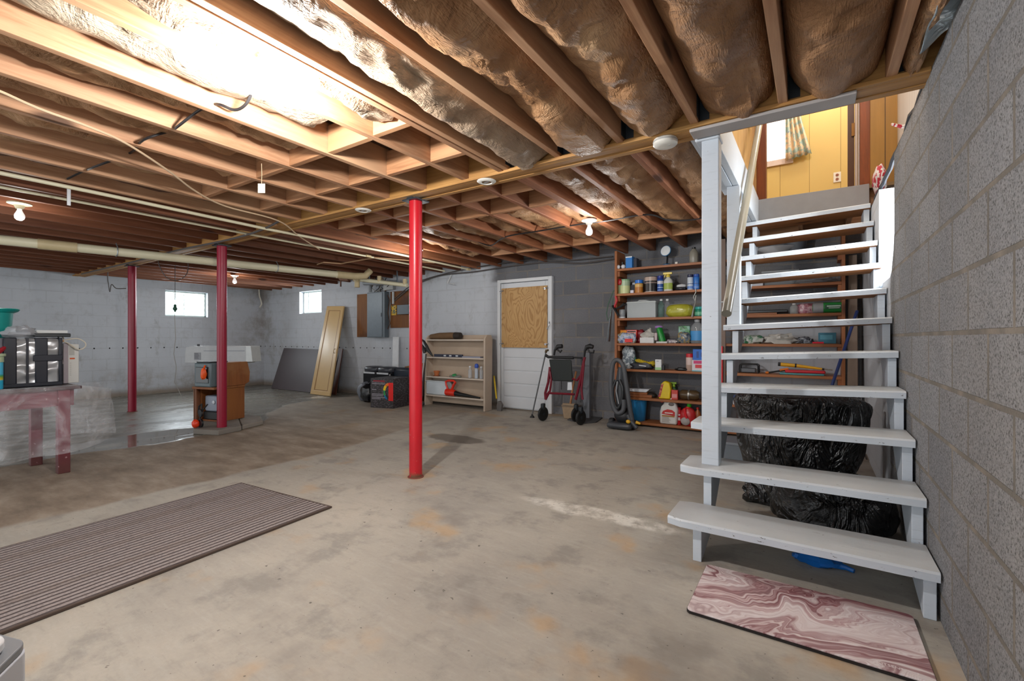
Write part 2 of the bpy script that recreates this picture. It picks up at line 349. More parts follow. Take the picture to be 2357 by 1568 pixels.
# ------------------------------------------------------------------ mesh builder
class MB:
    def __init__(s): s.v = []; s.f = []; s.mi = []; s.cur = 0
    def mat(s, i): s.cur = i; return s
    def add(s, vs, fs):
        b = len(s.v); s.v += [tuple(q) for q in vs]; s.f += [tuple(b+i for i in f) for f in fs]; s.mi += [s.cur]*len(fs); return s
    def box(s, x0, x1, y0, y1, z0, z1):
        if x0 > x1: x0, x1 = x1, x0
        if y0 > y1: y0, y1 = y1, y0
        if z0 > z1: z0, z1 = z1, z0
        return s.add([(x0, y0, z0), (x1, y0, z0), (x1, y1, z0), (x0, y1, z0), (x0, y0, z1), (x1, y0, z1), (x1, y1, z1), (x0, y1, z1)],
                     [(0, 3, 2, 1), (4, 5, 6, 7), (0, 1, 5, 4), (1, 2, 6, 5), (2, 3, 7, 6), (3, 0, 4, 7)])
    def obox(s, c, size, R=None):
        hx, hy, hz = [q/2 for q in size]; R = R or Matrix.Identity(3); c = Vector(c)
        b = MB().box(-hx, hx, -hy, hy, -hz, hz)
        return s.add([c+R @ Vector(q) for q in b.v], b.f)
    def prism(s, pts, a, b, axis='z'):
        def P(p, t):
            return {'x': (t, p[0], p[1]), 'y': (p[0], t, p[1]), 'z': (p[0], p[1], t)}[axis]
        n = len(pts); vs = [P(p, a) for p in pts]+[P(p, b) for p in pts]
        fs = [tuple(range(n))[::-1], tuple(range(n, 2*n))]+[(i, (i+1) % n, n+(i+1) % n, n+i) for i in range(n)]
        area = sum(pts[i][0]*pts[(i+1) % n][1]-pts[(i+1) % n][0]*pts[i][1] for i in range(n))
        flip = (area < 0) ^ (b < a) ^ (axis == 'y')
        if flip: fs = [f[::-1] for f in fs]
        return s.add(vs, fs)
    def tube(s, pts, r, n=8, caps=True, sq=(1, 1)):
        pts = [Vector(p) for p in pts]; m = len(pts)
        rs = r if isinstance(r, (list, tuple)) else [r]*m
        prev = None; vs = []
        for i, p in enumerate(pts):
            t = (pts[min(i+1, m-1)]-pts[max(i-1, 0)])
            if t.length < 1e-9: t = Vector((0, 0, 1))
            t.normalize()
            if prev is None:
                a = Vector((0, 0, 1)) if abs(t.z) < .9 else Vector((1, 0, 0)); u = (a-t*a.dot(t)).normalized()
            else:
                u = (prev-t*prev.dot(t))
                u = u.normalized() if u.length > 1e-6 else prev
            prev = u; w_ = t.cross(u)
            for k in range(n):
                a = 2*PI*k/n; vs.append(p+(u*math.cos(a)*sq[0]+w_*math.sin(a)*sq[1])*rs[i])
        fs = []
        for i in range(m-1):
            for k in range(n):
                fs.append((i*n+k, i*n+(k+1) % n, (i+1)*n+(k+1) % n, (i+1)*n+k))
        if caps: fs += [tuple(range(n))[::-1], tuple(range((m-1)*n, m*n))]
        return s.add(vs, fs)
    def lathe(s, prof, c=(0, 0, 0), n=20, sx=1, sy=1, R=None):
        vs = []; c = Vector(c); R = R or Matrix.Identity(3)
        for r, z in prof:
            for k in range(n):
                a = 2*PI*k/n; vs.append(c+R @ Vector((r*math.cos(a)*sx, r*math.sin(a)*sy, z)))
        fs = []; m = len(prof)
        for i in range(m-1):
            for k in range(n):
                fs.append((i*n+k, i*n+(k+1) % n, (i+1)*n+(k+1) % n, (i+1)*n+k))
        fs += [tuple(range(n))[::-1], tuple(range((m-1)*n, m*n))]
        return s.add(vs, fs)
    def ball(s, c, r, n=14, R=None, nz=0, seed=0, flat=None, pw=1.0):
        r = (r, r, r) if not isinstance(r, (tuple, list)) else r; m = max(4, n*2//3)
        c = Vector(c); R = R or Matrix.Identity(3); vs = []
        for i in range(m+1):
            th = PI*i/m
            for k in range(n):
                a = 2*PI*k/n
                sg = lambda q: math.copysign(abs(q)**pw, q)
                d = Vector((sg(math.sin(th)*math.cos(a)), sg(math.sin(th)*math.sin(a)), sg(-math.cos(th))))
                g = 1+nz*mnoise.noise(d*2.3+Vector((seed*3.1, seed, 0)))+nz*.5*mnoise.noise(d*6+Vector((seed, 0, seed)))
                q = Vector((d.x*r[0], d.y*r[1], d.z*r[2]))*g
                if flat is not None: q.z = max(q.z, flat)
                vs.append(c+R @ q)
        fs = []
        for i in range(m):
            for k in range(n):
                fs.append((i*n+k, i*n+(k+1) % n, (i+1)*n+(k+1) % n, (i+1)*n+k))
        return s.add(vs, fs)
    def grid(s, fn, nu, nv):
        vs = [fn(i/nu, j/nv) for j in range(nv+1) for i in range(nu+1)]
        fs = [(j*(nu+1)+i, j*(nu+1)+i+1, (j+1)*(nu+1)+i+1, (j+1)*(nu+1)+i) for j in range(nv) for i in range(nu)]
        return s.add(vs, fs)
    def build(s, name, mats, parent=None, world=False, bevel=0, smooth=True, loc=None, rot=None, solid=0):
        me = bpy.data.meshes.new(name); me.from_pydata(s.v, [], s.f)
        for m in (mats if isinstance(mats, (list, tuple)) else [mats]): me.materials.append(m)
        me.polygons.foreach_set('material_index', s.mi)
        if smooth:
            me.polygons.foreach_set('use_smooth', [True]*len(me.polygons))
            try: me.set_sharp_from_angle(angle=math.radians(38))
            except Exception: pass
        me.update(); o = bpy.data.objects.new(name, me); COL.objects.link(o)
        if parent is not None:
            o.parent = parent
            if world: o.matrix_parent_inverse = WM(parent).inverted()
        if loc is not None: o.location = loc
        if rot is not None: o.rotation_euler = rot
        if solid:
            md = o.modifiers.new('thickness', 'SOLIDIFY'); md.thickness = solid; md.offset = 0
        if bevel:
            md = o.modifiers.new('edge', 'BEVEL'); md.width = bevel; md.segments = 2; md.limit_method = 'ANGLE'; md.angle_limit = math.radians(40)
        return o
def WM(o):
    m = Matrix.LocRotScale(o.location, o.rotation_euler, o.scale)
    return (WM(o.parent) @ o.matrix_parent_inverse @ m) if o.parent else m
def Rz(a): return Matrix.Rotation(a, 3, 'Z')
def Rx(a): return Matrix.Rotation(a, 3, 'X')
def Ry(a): return Matrix.Rotation(a, 3, 'Y')
def tag(o, label=None, cat=None, group=None, kind=None):
    if label: o['label'] = label
    if cat: o['category'] = cat
    if group: o['group'] = group
    if kind: o['kind'] = kind
    return o
def thing(name, label, cat, loc=(0, 0, 0), rz=0, group=None):
    o = bpy.data.objects.new(name, None); COL.objects.link(o); o.location = loc; o.rotation_euler = (0, 0, rz)
    o.empty_display_size = .1
    return tag(o, label, cat, group)
def struct(o): o['kind'] = 'structure'; return o
def solo(mb, name, label, cat, mats, group=None, **k):
    return tag(mb.build(name, mats, **k), label, cat, group)
def lettering(txt, size, mat, parent, M_, name='lettering', extrude=.0006, align='CENTER'):
    cu = bpy.data.curves.new(name, 'FONT'); cu.body = txt; cu.size = size; cu.extrude = extrude; cu.align_x = align; cu.align_y = 'CENTER'
    tmp = bpy.data.objects.new(name+'_curve', cu); me = bpy.data.meshes.new_from_object(tmp); bpy.data.objects.remove(tmp); me.name = name
    me.materials.clear(); me.materials.append(mat); o = bpy.data.objects.new(name, me); COL.objects.link(o); o.parent = parent; o.matrix_local = M_
    return o
FRONT = Matrix.Rotation(PI/2, 4, 'X')            # lettering standing up, facing -Y

# ------------------------------------------------------------------ the room shell
H = 2.235                       # top of the block walls
XL, XR, YB = -11.10, 0.41, 6.0
YN = -1.7
o = MB().box(XL-.3, 1.4, YN, YB+.3, -.12, 0).build('floor', MAT['floor'], smooth=False); struct(o)
# left wall, around its window
wy0, wy1, wz0, wz1 = 3.98, 4.77, 1.57, 2.10
m = MB().box(XL-.2, XL, YN, wy0, 0, H+.2).box(XL-.2, XL, wy1, YB+.2, 0, H+.2).box(XL-.2, XL, wy0, wy1, 0, wz0).box(XL-.2, XL, wy0, wy1, wz1, H+.2)
struct(m.build('wall_left', MAT['wall_left'], smooth=False))
# back wall
bx0, bx1, bz0, bz1 = -9.63, -8.82, 1.66, 2.15
m = MB().box(XL, bx0, YB, YB+.2, 0, H+.2).box(bx1, XR+.2, YB, YB+.2, 0, H).box(bx0, bx1, YB, YB+.2, 0, bz0).box(bx0, bx1, YB, YB+.2, bz1, H+.2).box(bx1, -.7, YB, YB+.2, H, H+.2)
struct(m.build('wall_back', MAT['wall_back'], smooth=False))
# right wall, with the stair window cut down from its top
ry0, ry1, rz0 = 3.66, 4.46, 1.50
m = MB().box(XR, XR+.2, YN, ry0, 0, H).box(XR, XR+.2, ry1, YB, 0, H).box(XR, XR+.2, ry0, ry1, 0, rz0)
m.prism([(ry0, rz0), (ry0, rz0+.25), (ry0+.03, rz0+.16), (ry0+.12, rz0+.03), (ry0+.2, rz0)][::-1], XR, XR+.2, 'x')
struct(m.build('wall_right', MAT['wall_right'], smooth=False))
# basement windows
MAT['win_frame'] = plain('#c9d2cc', .5)
def glazing(name, amp):
    n = NT(name); wv = n.wave(n.map(None, (1, 1, 1)), 3.0, 2.5, 2, 1, 'Z')
    n.set('Base Color', (.85, .92, .9)).set('Roughness', .25).set('Alpha', n.ramp(wv, [(.3, .15), (.75, amp)]))
    n.bump(wv, .4, .02); return n.m
MAT['pane'] = glazing('rippled_window_glass', .72)
MAT['pane2'] = glazing('plain_window_glass', .2)
def window_x(name, X, y0, y1, z0, z1, mull, pane):
    w_ = struct(MB().box(X-.02, X+.02, y0, y1, z0, z0+.03).box(X-.02, X+.02, y0, y1, z1-.03, z1).box(X-.02, X+.02, y0, y0+.03, z0, z1).box(X-.02, X+.02, y1-.03, y1, z0, z1)
                .box(X-.012, X+.012, mull-.006, mull+.006, z0, z1).build(name, MAT['win_frame'], smooth=False, bevel=.003))
    MB().box(X-.004, X+.004, y0+.03, y1-.03, z0+.03, z1-.03).build('pane', pane, w_)
def window_y(name, Y, x0, x1, z0, z1, mull, pane):
    w_ = struct(MB().box(x0, x1, Y-.02, Y+.02, z0, z0+.03).box(x0, x1, Y-.02, Y+.02, z1-.03, z1).box(x0, x0+.03, Y-.02, Y+.02, z0, z1).box(x1-.03, x1, Y-.02, Y+.02, z0, z1)
                .box(mull-.012, mull+.012, Y-.012, Y+.012, z0, z1).build(name, MAT['win_frame'], smooth=False, bevel=.003))
    MB().box(x0+.03, x1-.03, Y-.004, Y+.004, z0+.03, z1-.03).build('pane', pane, w_)
window_x('window_1', XL-.12, wy0, wy1, wz0, wz1, 4.36, MAT['pane'])
window_y('window_2', YB+.12, bx0, bx1, bz0, bz1, -9.45, MAT['pane2'])

# ------------------------------------------------------------------ ceiling: joists, blocking, girder, subfloor
JB, JT = 2.24, 2.425            # joist bottom and top
xs_right = [.28, -.127, -.533, -.94, -1.346]
xs_dbl = [-1.735, -1.780]
xs_left = [-2.10-.4125*k for k in range(22)]
GY0, GY1 = 2.60, 2.74
xs_all = xs_right+xs_dbl+xs_left
MAT['hanger'] = plain('#4a5158', .45, .8)
for i, x in enumerate(xs_all):
    if x < XL+.1: continue
    wob = random.uniform(-.006, .006)
    o = MB().box(x-.02, x+.02, YN, GY0, JB+wob, JT).build('ceiling_joist', MAT['joist'] if x > -4.7 else MAT['joist_dark'], smooth=False, bevel=.003); struct(o)
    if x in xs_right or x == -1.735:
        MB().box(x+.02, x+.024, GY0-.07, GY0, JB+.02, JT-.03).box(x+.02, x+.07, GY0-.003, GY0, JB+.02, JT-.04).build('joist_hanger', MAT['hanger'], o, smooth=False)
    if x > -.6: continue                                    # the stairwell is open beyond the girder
    o = MB().box(x-.018, x+.022, GY1, YB, JB-wob, JT).build('ceiling_joist', MAT['joist_far'] if x > -4.7 else MAT['joist_dark'], smooth=False, bevel=.003); struct(o)
# header at the back of the stairwell, under the landing
struct(MB().box(-.6, XR+.19, 5.30, 5.34, JB, JT+.03).build('ceiling_joist', MAT['joist_x'], smooth=False, bevel=.003))
for x in (-.12, .28):
    struct(MB().box(x-.02, x+.02, 5.34, YB+.1, JB, JT+.03).build('ceiling_joist', MAT['joist'], smooth=False, bevel=.003))
struct(MB().box(-.7, XR+.2, 6.0, 6.2, H+.001, JT+.034).build('trim_2', MAT['joist_x'], smooth=False))
bays = [(a, b) for a, b in zip([xs_dbl[1]]+xs_left[:5], xs_left[:6])]
for (xa, xb) in bays[:6]:
    for Y in (1.736, 2.20, 3.01, 3.43):
        if Y > 2.6 and xb < -4.2: continue
        struct(MB().box(xb+.022, xa-.022, Y, Y+.038, JB+.004+random.uniform(-.004, .004), JT-.02).build('ceiling_blocking', MAT['joist_x'], smooth=False, bevel=.003))
for (xa, xb) in bays[:5]:
    struct(MB().box(xb+.022, xa-.022, 5.15, 5.19, JB+.004, JT-.02).build('ceiling_blocking', MAT['joist_x'], smooth=False, bevel=.003))
for (xa, xb) in ((xs_right[3], xs_right[4]), (xs_right[4], xs_dbl[0])):
    struct(MB().box(xb+.022, xa-.022, 5.25, 5.29, JB+.004, JT-.02).build('ceiling_blocking', MAT['joist_x'], smooth=False, bevel=.003))
g = struct(MB().box(XL, XR+.06, GY0, GY0+.045, 2.222, JT).box(XL, XR+.06, GY0+.048, GY0+.093, 2.226, JT).box(XL, XR+.06, GY0+.096, GY1, 2.222, JT)
           .build('ceiling_beam', MAT['girder'], smooth=False, bevel=.003))
MB().box(XL, XR, GY0-.03, GY0-.001, 2.2225, 2.243).build('ledger_strip', MAT['girder'], g, smooth=False, bevel=.003)
MB().box(-.56, .16, GY0-.02, GY0+.09, 2.204, 2.221).build('painted_trim_board', plain('#aaa5a3', .6, 0, .12, 9), g, smooth=False, bevel=.004)
struct(MB().box(XL-.2, -.6, YN, YB+.2, JT, JT+.03).box(-.6, XR+.2, YN, GY1, JT, JT+.03).build('ceiling', MAT['subfloor'], smooth=False))
# trimmer along the stairwell, painted like the stairs
tr = struct(MB().box(-.555, -.512, GY1, 5.15, 2.236, JT+.08).box(-.509, -.467, GY1, 5.2, 2.238, JT+.08).box(-.60, -.557, GY1, 4.0, 2.243, JT)
            .build('trim_1', MAT['stair'], smooth=False, bevel=.003))

# insulation batts lying between the joists
def batt(xa, xb, y0, y1, label, mat, sag=.10, seed=0, group=None, nu=14, den=34, base=None):
    L = y1-y0; nv = max(8, int(L*den)); base = base if base is not None else JT-.05
    def fn(u, v):
        y = y0+L*v; x = xb+.023+(xa-xb-.046)*u
        prof = math.sin(PI*u)**.55
        w1 = mnoise.noise(Vector((seed*7.7, y*1.7, u*1.2)))
        w2 = mnoise.noise(Vector((u*4+seed, y*6.5+w1*2, seed)))
        w3 = mnoise.noise(Vector((u*9+seed, y*17, seed*2)))
        fold = abs(mnoise.noise(Vector((u*1.3+seed*2, y*3.1, seed+4))))
        z = base-prof*(sag*(1+.55*w1)+.030*w2+.012*w3-.045*max(0, .18-fold)*3)
        endd = min(v, 1-v)*L
        z += .05*max(0, 1-endd/.08)*0 
        z = max(z, JB-.03) if sag > .12 else max(z, JB+.004)
        return (x, y, z)
    m = MB().grid(fn, nu, nv)
    m.f = [f[::-1] for f in m.f]
    # tucked-up ends and sides
    def wall(idx):
        b = len(m.v); top = [(m.v[i][0], m.v[i][1], JT-.002) for i in idx]; m.v += top
        for k in range(len(idx)-1):
            m.f.append((idx[k], idx[k+1], b+k+1, b+k)); m.mi.append(0)
    W = nu+1
    wall([i for i in range(W)]); wall([nv*W+i for i in range(W)][::-1])
    wall([j*W for j in range(nv+1)][::-1]); wall([j*W+nu for j in range(nv+1)])
    return tag(m.build('insulation_batt', mat), label, 'insulation', group)
ordn = ['first', 'second', 'third', 'fourth', 'fifth', 'sixth', 'seventh', 'eighth', 'ninth', 'tenth', 'eleventh', 'twelfth', 'thirteenth',
        'fourteenth', 'fifteenth', 'sixteenth', 'seventeenth', 'eighteenth', 'nineteenth', 'twentieth', 'twenty-first', 'twenty-second', 'twenty-third', 'twenty-fourth', 'twenty-fifth', 'twenty-sixth', 'twenty-seventh', 'twenty-eighth']
edges = [XR+.02]+xs_right+[xs_dbl[0]]
near_bays = list(zip(edges[:-1], edges[1:]))+list(zip([xs_dbl[1]]+xs_left[:-1], xs_left))
near_bays = [b for b in near_bays if b[1] > XL]
for k, (xa, xb) in enumerate(near_bays):
    if k <= 5: y1, mt, sag, den = GY0-.02, MAT['insul'], .155, 34
    elif k == 6: y1, mt, sag, den = 1.70, MAT['insul_l'], .10, 30
    elif k <= 11: y1, mt, sag, den = 1.66-.12*(k % 2), (MAT['insul_l'] if k < 8 else MAT['insul']), .085, 24
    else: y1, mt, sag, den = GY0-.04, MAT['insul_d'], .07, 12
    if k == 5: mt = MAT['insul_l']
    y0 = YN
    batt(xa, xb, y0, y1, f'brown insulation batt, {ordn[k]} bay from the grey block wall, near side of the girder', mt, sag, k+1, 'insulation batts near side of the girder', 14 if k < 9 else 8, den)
far_bays = [b for b in zip([xs_right[2]]+xs_right[3:]+[xs_dbl[0]], xs_right[3:]+[xs_dbl[0]])]
far_bays = [(-.60, xs_right[3]), (xs_right[3], xs_right[4]), (xs_right[4], xs_dbl[0])]+list(zip([xs_dbl[1]]+xs_left[:-1], xs_left))
far_bays = [b for b in far_bays if b[1] > XL]
for k, (xa, xb) in enumerate(far_bays):
    if k <= 2: y0, y1, mt, sag, den = GY1+.03, (5.1 if k else 5.9), MAT['insul'], .12, 26
    elif k <= 8: y0, y1, mt, sag, den = 3.55, 5.08, MAT['insul'], .10, 22
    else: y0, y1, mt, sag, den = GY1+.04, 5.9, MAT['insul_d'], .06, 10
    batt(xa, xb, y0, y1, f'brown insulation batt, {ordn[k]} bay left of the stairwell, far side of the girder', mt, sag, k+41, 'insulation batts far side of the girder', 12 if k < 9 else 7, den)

# ------------------------------------------------------------------ red steel posts
MAT['post2'] = plain('#8f1230', .33, 0, .12, 6, .1)
def post(X, Y, label, r=.0515, mk='post'):
    t = thing('steel_post', label, 'post', (X, Y, 0))
    MB().lathe([(r, .006), (r, 2.19)], n=28).build('shaft', MAT[mk], t)
    MB().box(-.075, .075, -.075, .075, 2.19, 2.20).box(-.03, .03, -.07, -.05, 2.198, 2.212).build('top_plate', MAT['hanger'], t, smooth=False)
    MB().lathe([(r+.012, 0), (r+.012, .006), (r, .008)], n=28).build('base_collar', plain('#7a4437', .8), t)
    t.scale = (1, 1, 1.0)
    return t
GP = 2.67
post(-2.655, 2.585+.06, 'bright red steel post nearest the stairs, standing alone on bare floor')
post(-5.84, 2.60+.06, 'dark red steel post in front of the brown cabinet', mk='post2')
post(-8.60, 2.66, 'dark red steel post farthest off, between the maroon table and the cabinet', mk='post2')

# ------------------------------------------------------------------ staircase
st = thing('staircase', 'open-riser wooden staircase painted pale blue-grey, climbing beside the grey block wall', 'staircase', (-.07, 2.4, 0))
RISE, RUN, NT_ = .206, .263, 11
YF = lambda i: 2.36+RUN*(i-1)
zl = lambda i: RISE*i-.035*min(1, (i-1)/4) if i > 1 else RISE
def tread(i):
    z = RISE*i; zL = zl(i); y = YF(i); d = .29; th = .042
    x0 = -.622 if i <= 3 else (-.56 if i <= 6 else -.575); x1 = .402
    b = MB(); nseg = 16; prof_t = []
    vs = []
    for s_ in range(nseg+1):
        u = s_/nseg; x = x0+(x1-x0)*u; zz = zL+(z-zL)*u
        jag = .004*mnoise.noise(Vector((x*9, i*5, 0)))
        e = .02 if (s_ == 0 and i <= 3) else 0
        vs += [(x, y+jag+e, zz-.008), (x, y+.008+jag+e, zz), (x, y+d-e, zz), (x, y+d-e, zz-th), (x, y+.004+jag+e, zz-th+.003)]
    fs = []
    k = 5
    for s_ in range(nseg):
        for q in range(k):
            a = s_*k+q; c_ = s_*k+(q+1) % k
            fs.append((a, a+k, c_+k, c_))
    fs += [tuple(range(k)), tuple(range(nseg*k, nseg*k+k))[::-1]]
    b.add(vs, fs)
    ms = []
    for f in b.f:
        zc = [b.v[q] for q in f]
        ms.append(1 if (i >= 6 and all(v_[2] < zl(i)+(z-zl(i))*((v_[0]-x0)/(x1-x0))-.03 for v_ in zc)) else 0)
    b.mi = ms
    b.build('tread', [MAT['tread'], MAT['tread_under']], st, world=True)
for i in range(1, NT_+1): tread(i)
def stringer(x0, x1, dz):
    pts = [(2.405, 0.0)]
    for i in range(1, NT_+1):
        z = (zl(i) if dz else RISE*i)-.043
        y = YF(i)+.045
        pts += [(y, z), (y+RUN, z)]
    ytop, ztop = pts[-1]
    pts += [(ytop, ztop+.12), (ytop+.02, ztop+.12), (ytop+.02, ztop-.22)]
    pts += [(2.405+.30, 0.0)]
    # lower edge parallel to the flight
    b = MB(); 
    # split into convex quads per step for a clean outline
    def low(y): return max(0.0, (y-(2.405+.16))*(RISE/RUN)-.02)
    for i in range(1, NT_+1):
        z = (zl(i) if dz else RISE*i)-.043; y0 = YF(i)+.045; y1 = y0+RUN
        b.prism([(y0, low(y0)), (y1, low(y1)), (y1, z), (y0, z)], x0, x1, 'x')
    return b.build('stringer', MAT['stair'], st, world=True, smooth=False, bevel=.002)
stringer(-.505, -.465, True); stringer(.358, .398, False)
MB().box(-.525, -.437, 2.72, 2.808, zl(2), 2.20).build('post', MAT['stair'], st, world=True, smooth=False, bevel=.004)
MB().box(-.548, -.46, 3.76, 3.848, zl(6), 2.236).build('post', MAT['stair'], st, world=True, smooth=False, bevel=.004)
MB().box(-.56, -.43, 2.705, 2.83, 2.196, 2.224).build('post_cap', MAT['stair'], st, world=True, smooth=False, bevel=.01)
MB().box(-.47, XR, 5.20, 5.24, 2.25, 2.49).build('landing_riser', plain('#8e8c8d', .6), st, world=True, smooth=False, bevel=.003)
# plank lying low across the stringers at the back of the first treads
# handrail
hr = thing('handrail', 'round pale wooden handrail pole sloping up the left side of the stairs', 'handrail', (-.42, 2.87, 1.24))
a = U(1672, 722, X=-.42); b_ = U(1752, 262, X=-.42)
MAT['rail'] = plain('#918c7d', .3, 0, .15, 5)
MB().tube([a, a+(b_-a)*.3, a+(b_-a)*.6, b_+(b_-a)*.05], .027, 18).build('rail', MAT['rail'], hr, world=True)
for t_ in (.07, .45):
    p = a+(b_-a)*t_
    MB().tube([p+Vector((0, 0, -.02)), p+Vector((-.03, 0, -.06)), p+Vector((-.07, 0.0, -.065))], .006, 8).lathe([(.022, 0), (.022, .006)], p+Vector((-.068, 0, -.065)), 12, R=Ry(-PI/2)).build('bracket', plain('#c2c5c8', .3, .7), hr, world=True)

# ------------------------------------------------------------------ bare bulbs
MAT['porcelain'] = plain('#e2e0d8', .3)
MAT['cream'] = plain('#d8cfae', .45)
def emis(name, col, strength):
    n = NT(name); n.set('Base Color', (.9, .9, .88)).set('Emission Color', lin(col)).set('Emission Strength', strength)
    n.set('Roughness', n.ramp(n.noise(scale=5), [(.3, .3), (.7, .4)])); return n.m
MAT['bulb_on'] = emis('lit_bulb', '#fff4e4', 30.0)
MAT['bulb_dim'] = emis('frosted_bulb', '#ffffff', .35)
def bulb(loc, label, r_base=.055, bulb_mat='bulb_dim', energy=0, s=1.0, hang=0.0, col=(1, .98, .95), base_mat='porcelain'):
    t = thing('ceiling_bulb', label, 'light bulb', loc)
    MB().lathe([(r_base*.75, 0), (r_base*1.0, -.006), (r_base, -.014), (.032, -.026), (.024, -.045), (.021, -.05)], n=24).build('lamp_holder', MAT[base_mat], t)
    MB().lathe([(.013, -.046), (.014, -.06), (.020, -.076), (.029, -.095), (.0305, -.108), (.027, -.124), (.016, -.136), (.002, -.139)], n=22).build('bulb', MAT[bulb_mat], t)
    t.scale = (s, s, s)
    if energy: lamp('bulb_light', 'POINT', (loc[0], loc[1], loc[2]-.17*s), energy, col, .045)
    return t
# lit lamp in the joist bay left of the doubled joist, on a short board
bd = thing('lamp_board', 'short pale board fixed between joists above the glaring bulb', 'board', (-1.93, 1.02, 2.31))
MB().box(-.14, .14, -.10, .10, 0, .018).build('board', plain('#c9b79a', .6), bd, smooth=False, bevel=.003)
bulb((-1.93, 1.06, 2.309), 'glaring lit bulb on a round white holder, between joists near the doubled joist', .075, 'bulb_on', 0, 1.15)
lamp('key_bulb_light', 'POINT', (-1.93, 1.08, 2.115), 88, (1, .985, .97), .045)
p = U(45, 466, Z=2.255); bulb(p, 'bulb on a cream holder at far left below the cream pipes', .07, 'bulb_dim', 7, 1.1, base_mat='cream')
p = U(1356, 505, Z=2.24); bulb(p, 'white bulb on a round holder near the storage shelves', .065, 'bulb_dim', 14, 1.1)
p = U(540, 633, Z=2.235); bulb(p, 'small clear bulb under the far ceiling, right of the middle post', .06, 'bulb_dim', 16, 1.1)
p = U(963, 574, Z=2.235); bulb(p, 'small white bulb beside the nearest red post, toward the back wall', .06, 'bulb_dim', 14, 1.0)

# ------------------------------------------------------------------ smoke alarms along the girder
def alarm(px, py, label, ring):
    c = U(px, py, Z=2.205); t = thing('smoke_alarm', label, 'smoke alarm', (c.x, 2.668 if not ring else c.y, 2.222))
    t.location.y = min(max(c.y, 2.64), 2.70)
    if ring:
        MB().lathe([(.036, -.004), (.040, -.012), (.058, -.010), (.068, -.002), (.068, 0)], n=30).build('mounting_ring', MAT['porcelain'], t)
        MB().lathe([(.036, -.005), (.036, -.002)], n=20).build('wire_recess', plain('#8b6f4a', .7), t)
        MB().box(-.02, .02, -.006, .006, -.009, -.003).build('clip', plain('#b9bcc0', .4), t)
    else:
        MB().lathe([(.062, 0), (.066, -.008), (.066, -.028), (.058, -.036), (.03, -.040), (.004, -.041)], n=32).build('housing', MAT['porcelain'], t)
        MB().lathe([(.0665, -.010), (.0675, -.014), (.0665, -.018)], n=32).build('vent_band', plain('#a8a8a6', .6), t)
        MB().box(.012, .03, -.012, -.004, -.041, -.0385).build('test_button', plain('#c2c2c0', .4), t)
    return t
alarm(1525, 320, 'round white smoke alarm on the beam, nearest the stair posts', False)
alarm(1108, 417, 'empty white alarm mounting ring on the beam between two alarms', True)
alarm(822, 484, 'round white alarm plate on the beam left of the nearest red post', True)

# ------------------------------------------------------------------ pipes and cables under the joists
MAT['pvc'] = plain('#d9d2b4', .4, 0, .08, 6); MAT['pvc_old'] = plain('#c6b48c', .5, 0, .2, 8)
def sub(a, b, t): return Vector(a)+(Vector(b)-Vector(a))*t
wp = thing('water_pipe', 'thin cream water pipe under the joists, nearer of two parallel pipes', 'pipe', (-4.58, 2.5, 2.21))
MB().tube([(-4.58, -1.5, 2.225), (-4.57, 1.2, 2.212), (-4.585, 2.55, 2.20), (-4.58, 4.2, 2.215), (-4.60, 5.75, 2.205)], .0145, 10).build('pipe', MAT['pvc'], wp, world=True)
MB().tube([(-4.60, 5.70, 2.205), (-4.60, 5.78, 2.205)], .02, 10).build('coupling', MAT['pvc_old'], wp, world=True)
MB().box(-4.584, -4.576, 1.03, 1.05, 2.08, 2.212).build('pipe_hook', plain('#b9bcc0', .3, .8), wp, world=True)
wp = thing('water_pipe', 'thin cream water pipe under the joists, farther of two parallel pipes', 'pipe', (-4.99, 2.5, 2.21))
MB().tube([(-4.98, -1.5, 2.22), (-4.99, 1.5, 2.212), (-4.98, 2.60, 2.203), (-5.0, 5.2, 2.20), (-4.98, 5.6, 2.19)], .0125, 10).build('pipe', MAT['pvc'], wp, world=True)
MB().tube([(-4.985, 4.05, 2.205), (-4.985, 4.13, 2.205)], .018, 10).build('coupling', MAT['pvc_old'], wp, world=True)
dp = thing('drain_pipe', 'thick cream plastic drain pipe running under the far joists', 'pipe', (-6.8, 2.8, 2.14))
A = Vector((-7.62, -1.2, 2.150)); B = U(782, 628, D=7.30)
B = Vector((-6.36, 4.62, 2.125)); A = U(-400, 505, X=-7.65); A = Vector((-7.65, -.95, 2.155))
MB().tube([A, sub(A, B, .4), sub(A, B, .7), B], .052, 16).build('pipe', MAT['pvc'], dp, world=True)
for t_ in (.44, .49):
    pass
q0 = U(120, 560, X=-7.10); tq = (q0.y-A.y)/(B.y-A.y)
MB().tube([sub(A, B, tq-.02), sub(A, B, tq+.035)], .058, 16).build('coupling', MAT['pvc_old'], dp, world=True)
for px in (272, 895):
    q = U(px, 600, X=-6.9 if px < 500 else -6.45); tq = min(.985, (q.y-A.y)/(B.y-A.y)) if px < 500 else .84
    c = sub(A, B, tq); MB().tube([c+Vector((0, 0, .10)), c+Vector((.045, 0, .05)), c+Vector((.056, 0, 0)), c+Vector((.04, 0, -.04)), c+Vector((0, 0, -.056)), c+Vector((-.04, 0, -.04)), c+Vector((-.056, 0, 0))], .006, 6).build('pipe_strap', plain('#9aa0a4', .4, .7), dp, world=True)
dirp = (B-A).normalized()
C1 = U(862, 622, D=6.85); C1.z = 2.16
MB().tube([B-dirp*.02, B+dirp*.28, B+dirp*.44+Vector((.03, 0, .02)), B+dirp*.52+Vector((.05, 0, .12))], [.058, .058, .056, .052], 16).build('elbow', MAT['pvc_old'], dp, world=True)
cp = thing('drain_branch', 'stained cream pipe run with joints above the electrical panel', 'pipe', (-5.6, 5.3, 2.12))
P0 = U(822, 643, Y=5.2); P1 = U(938, 657, Y=5.5)
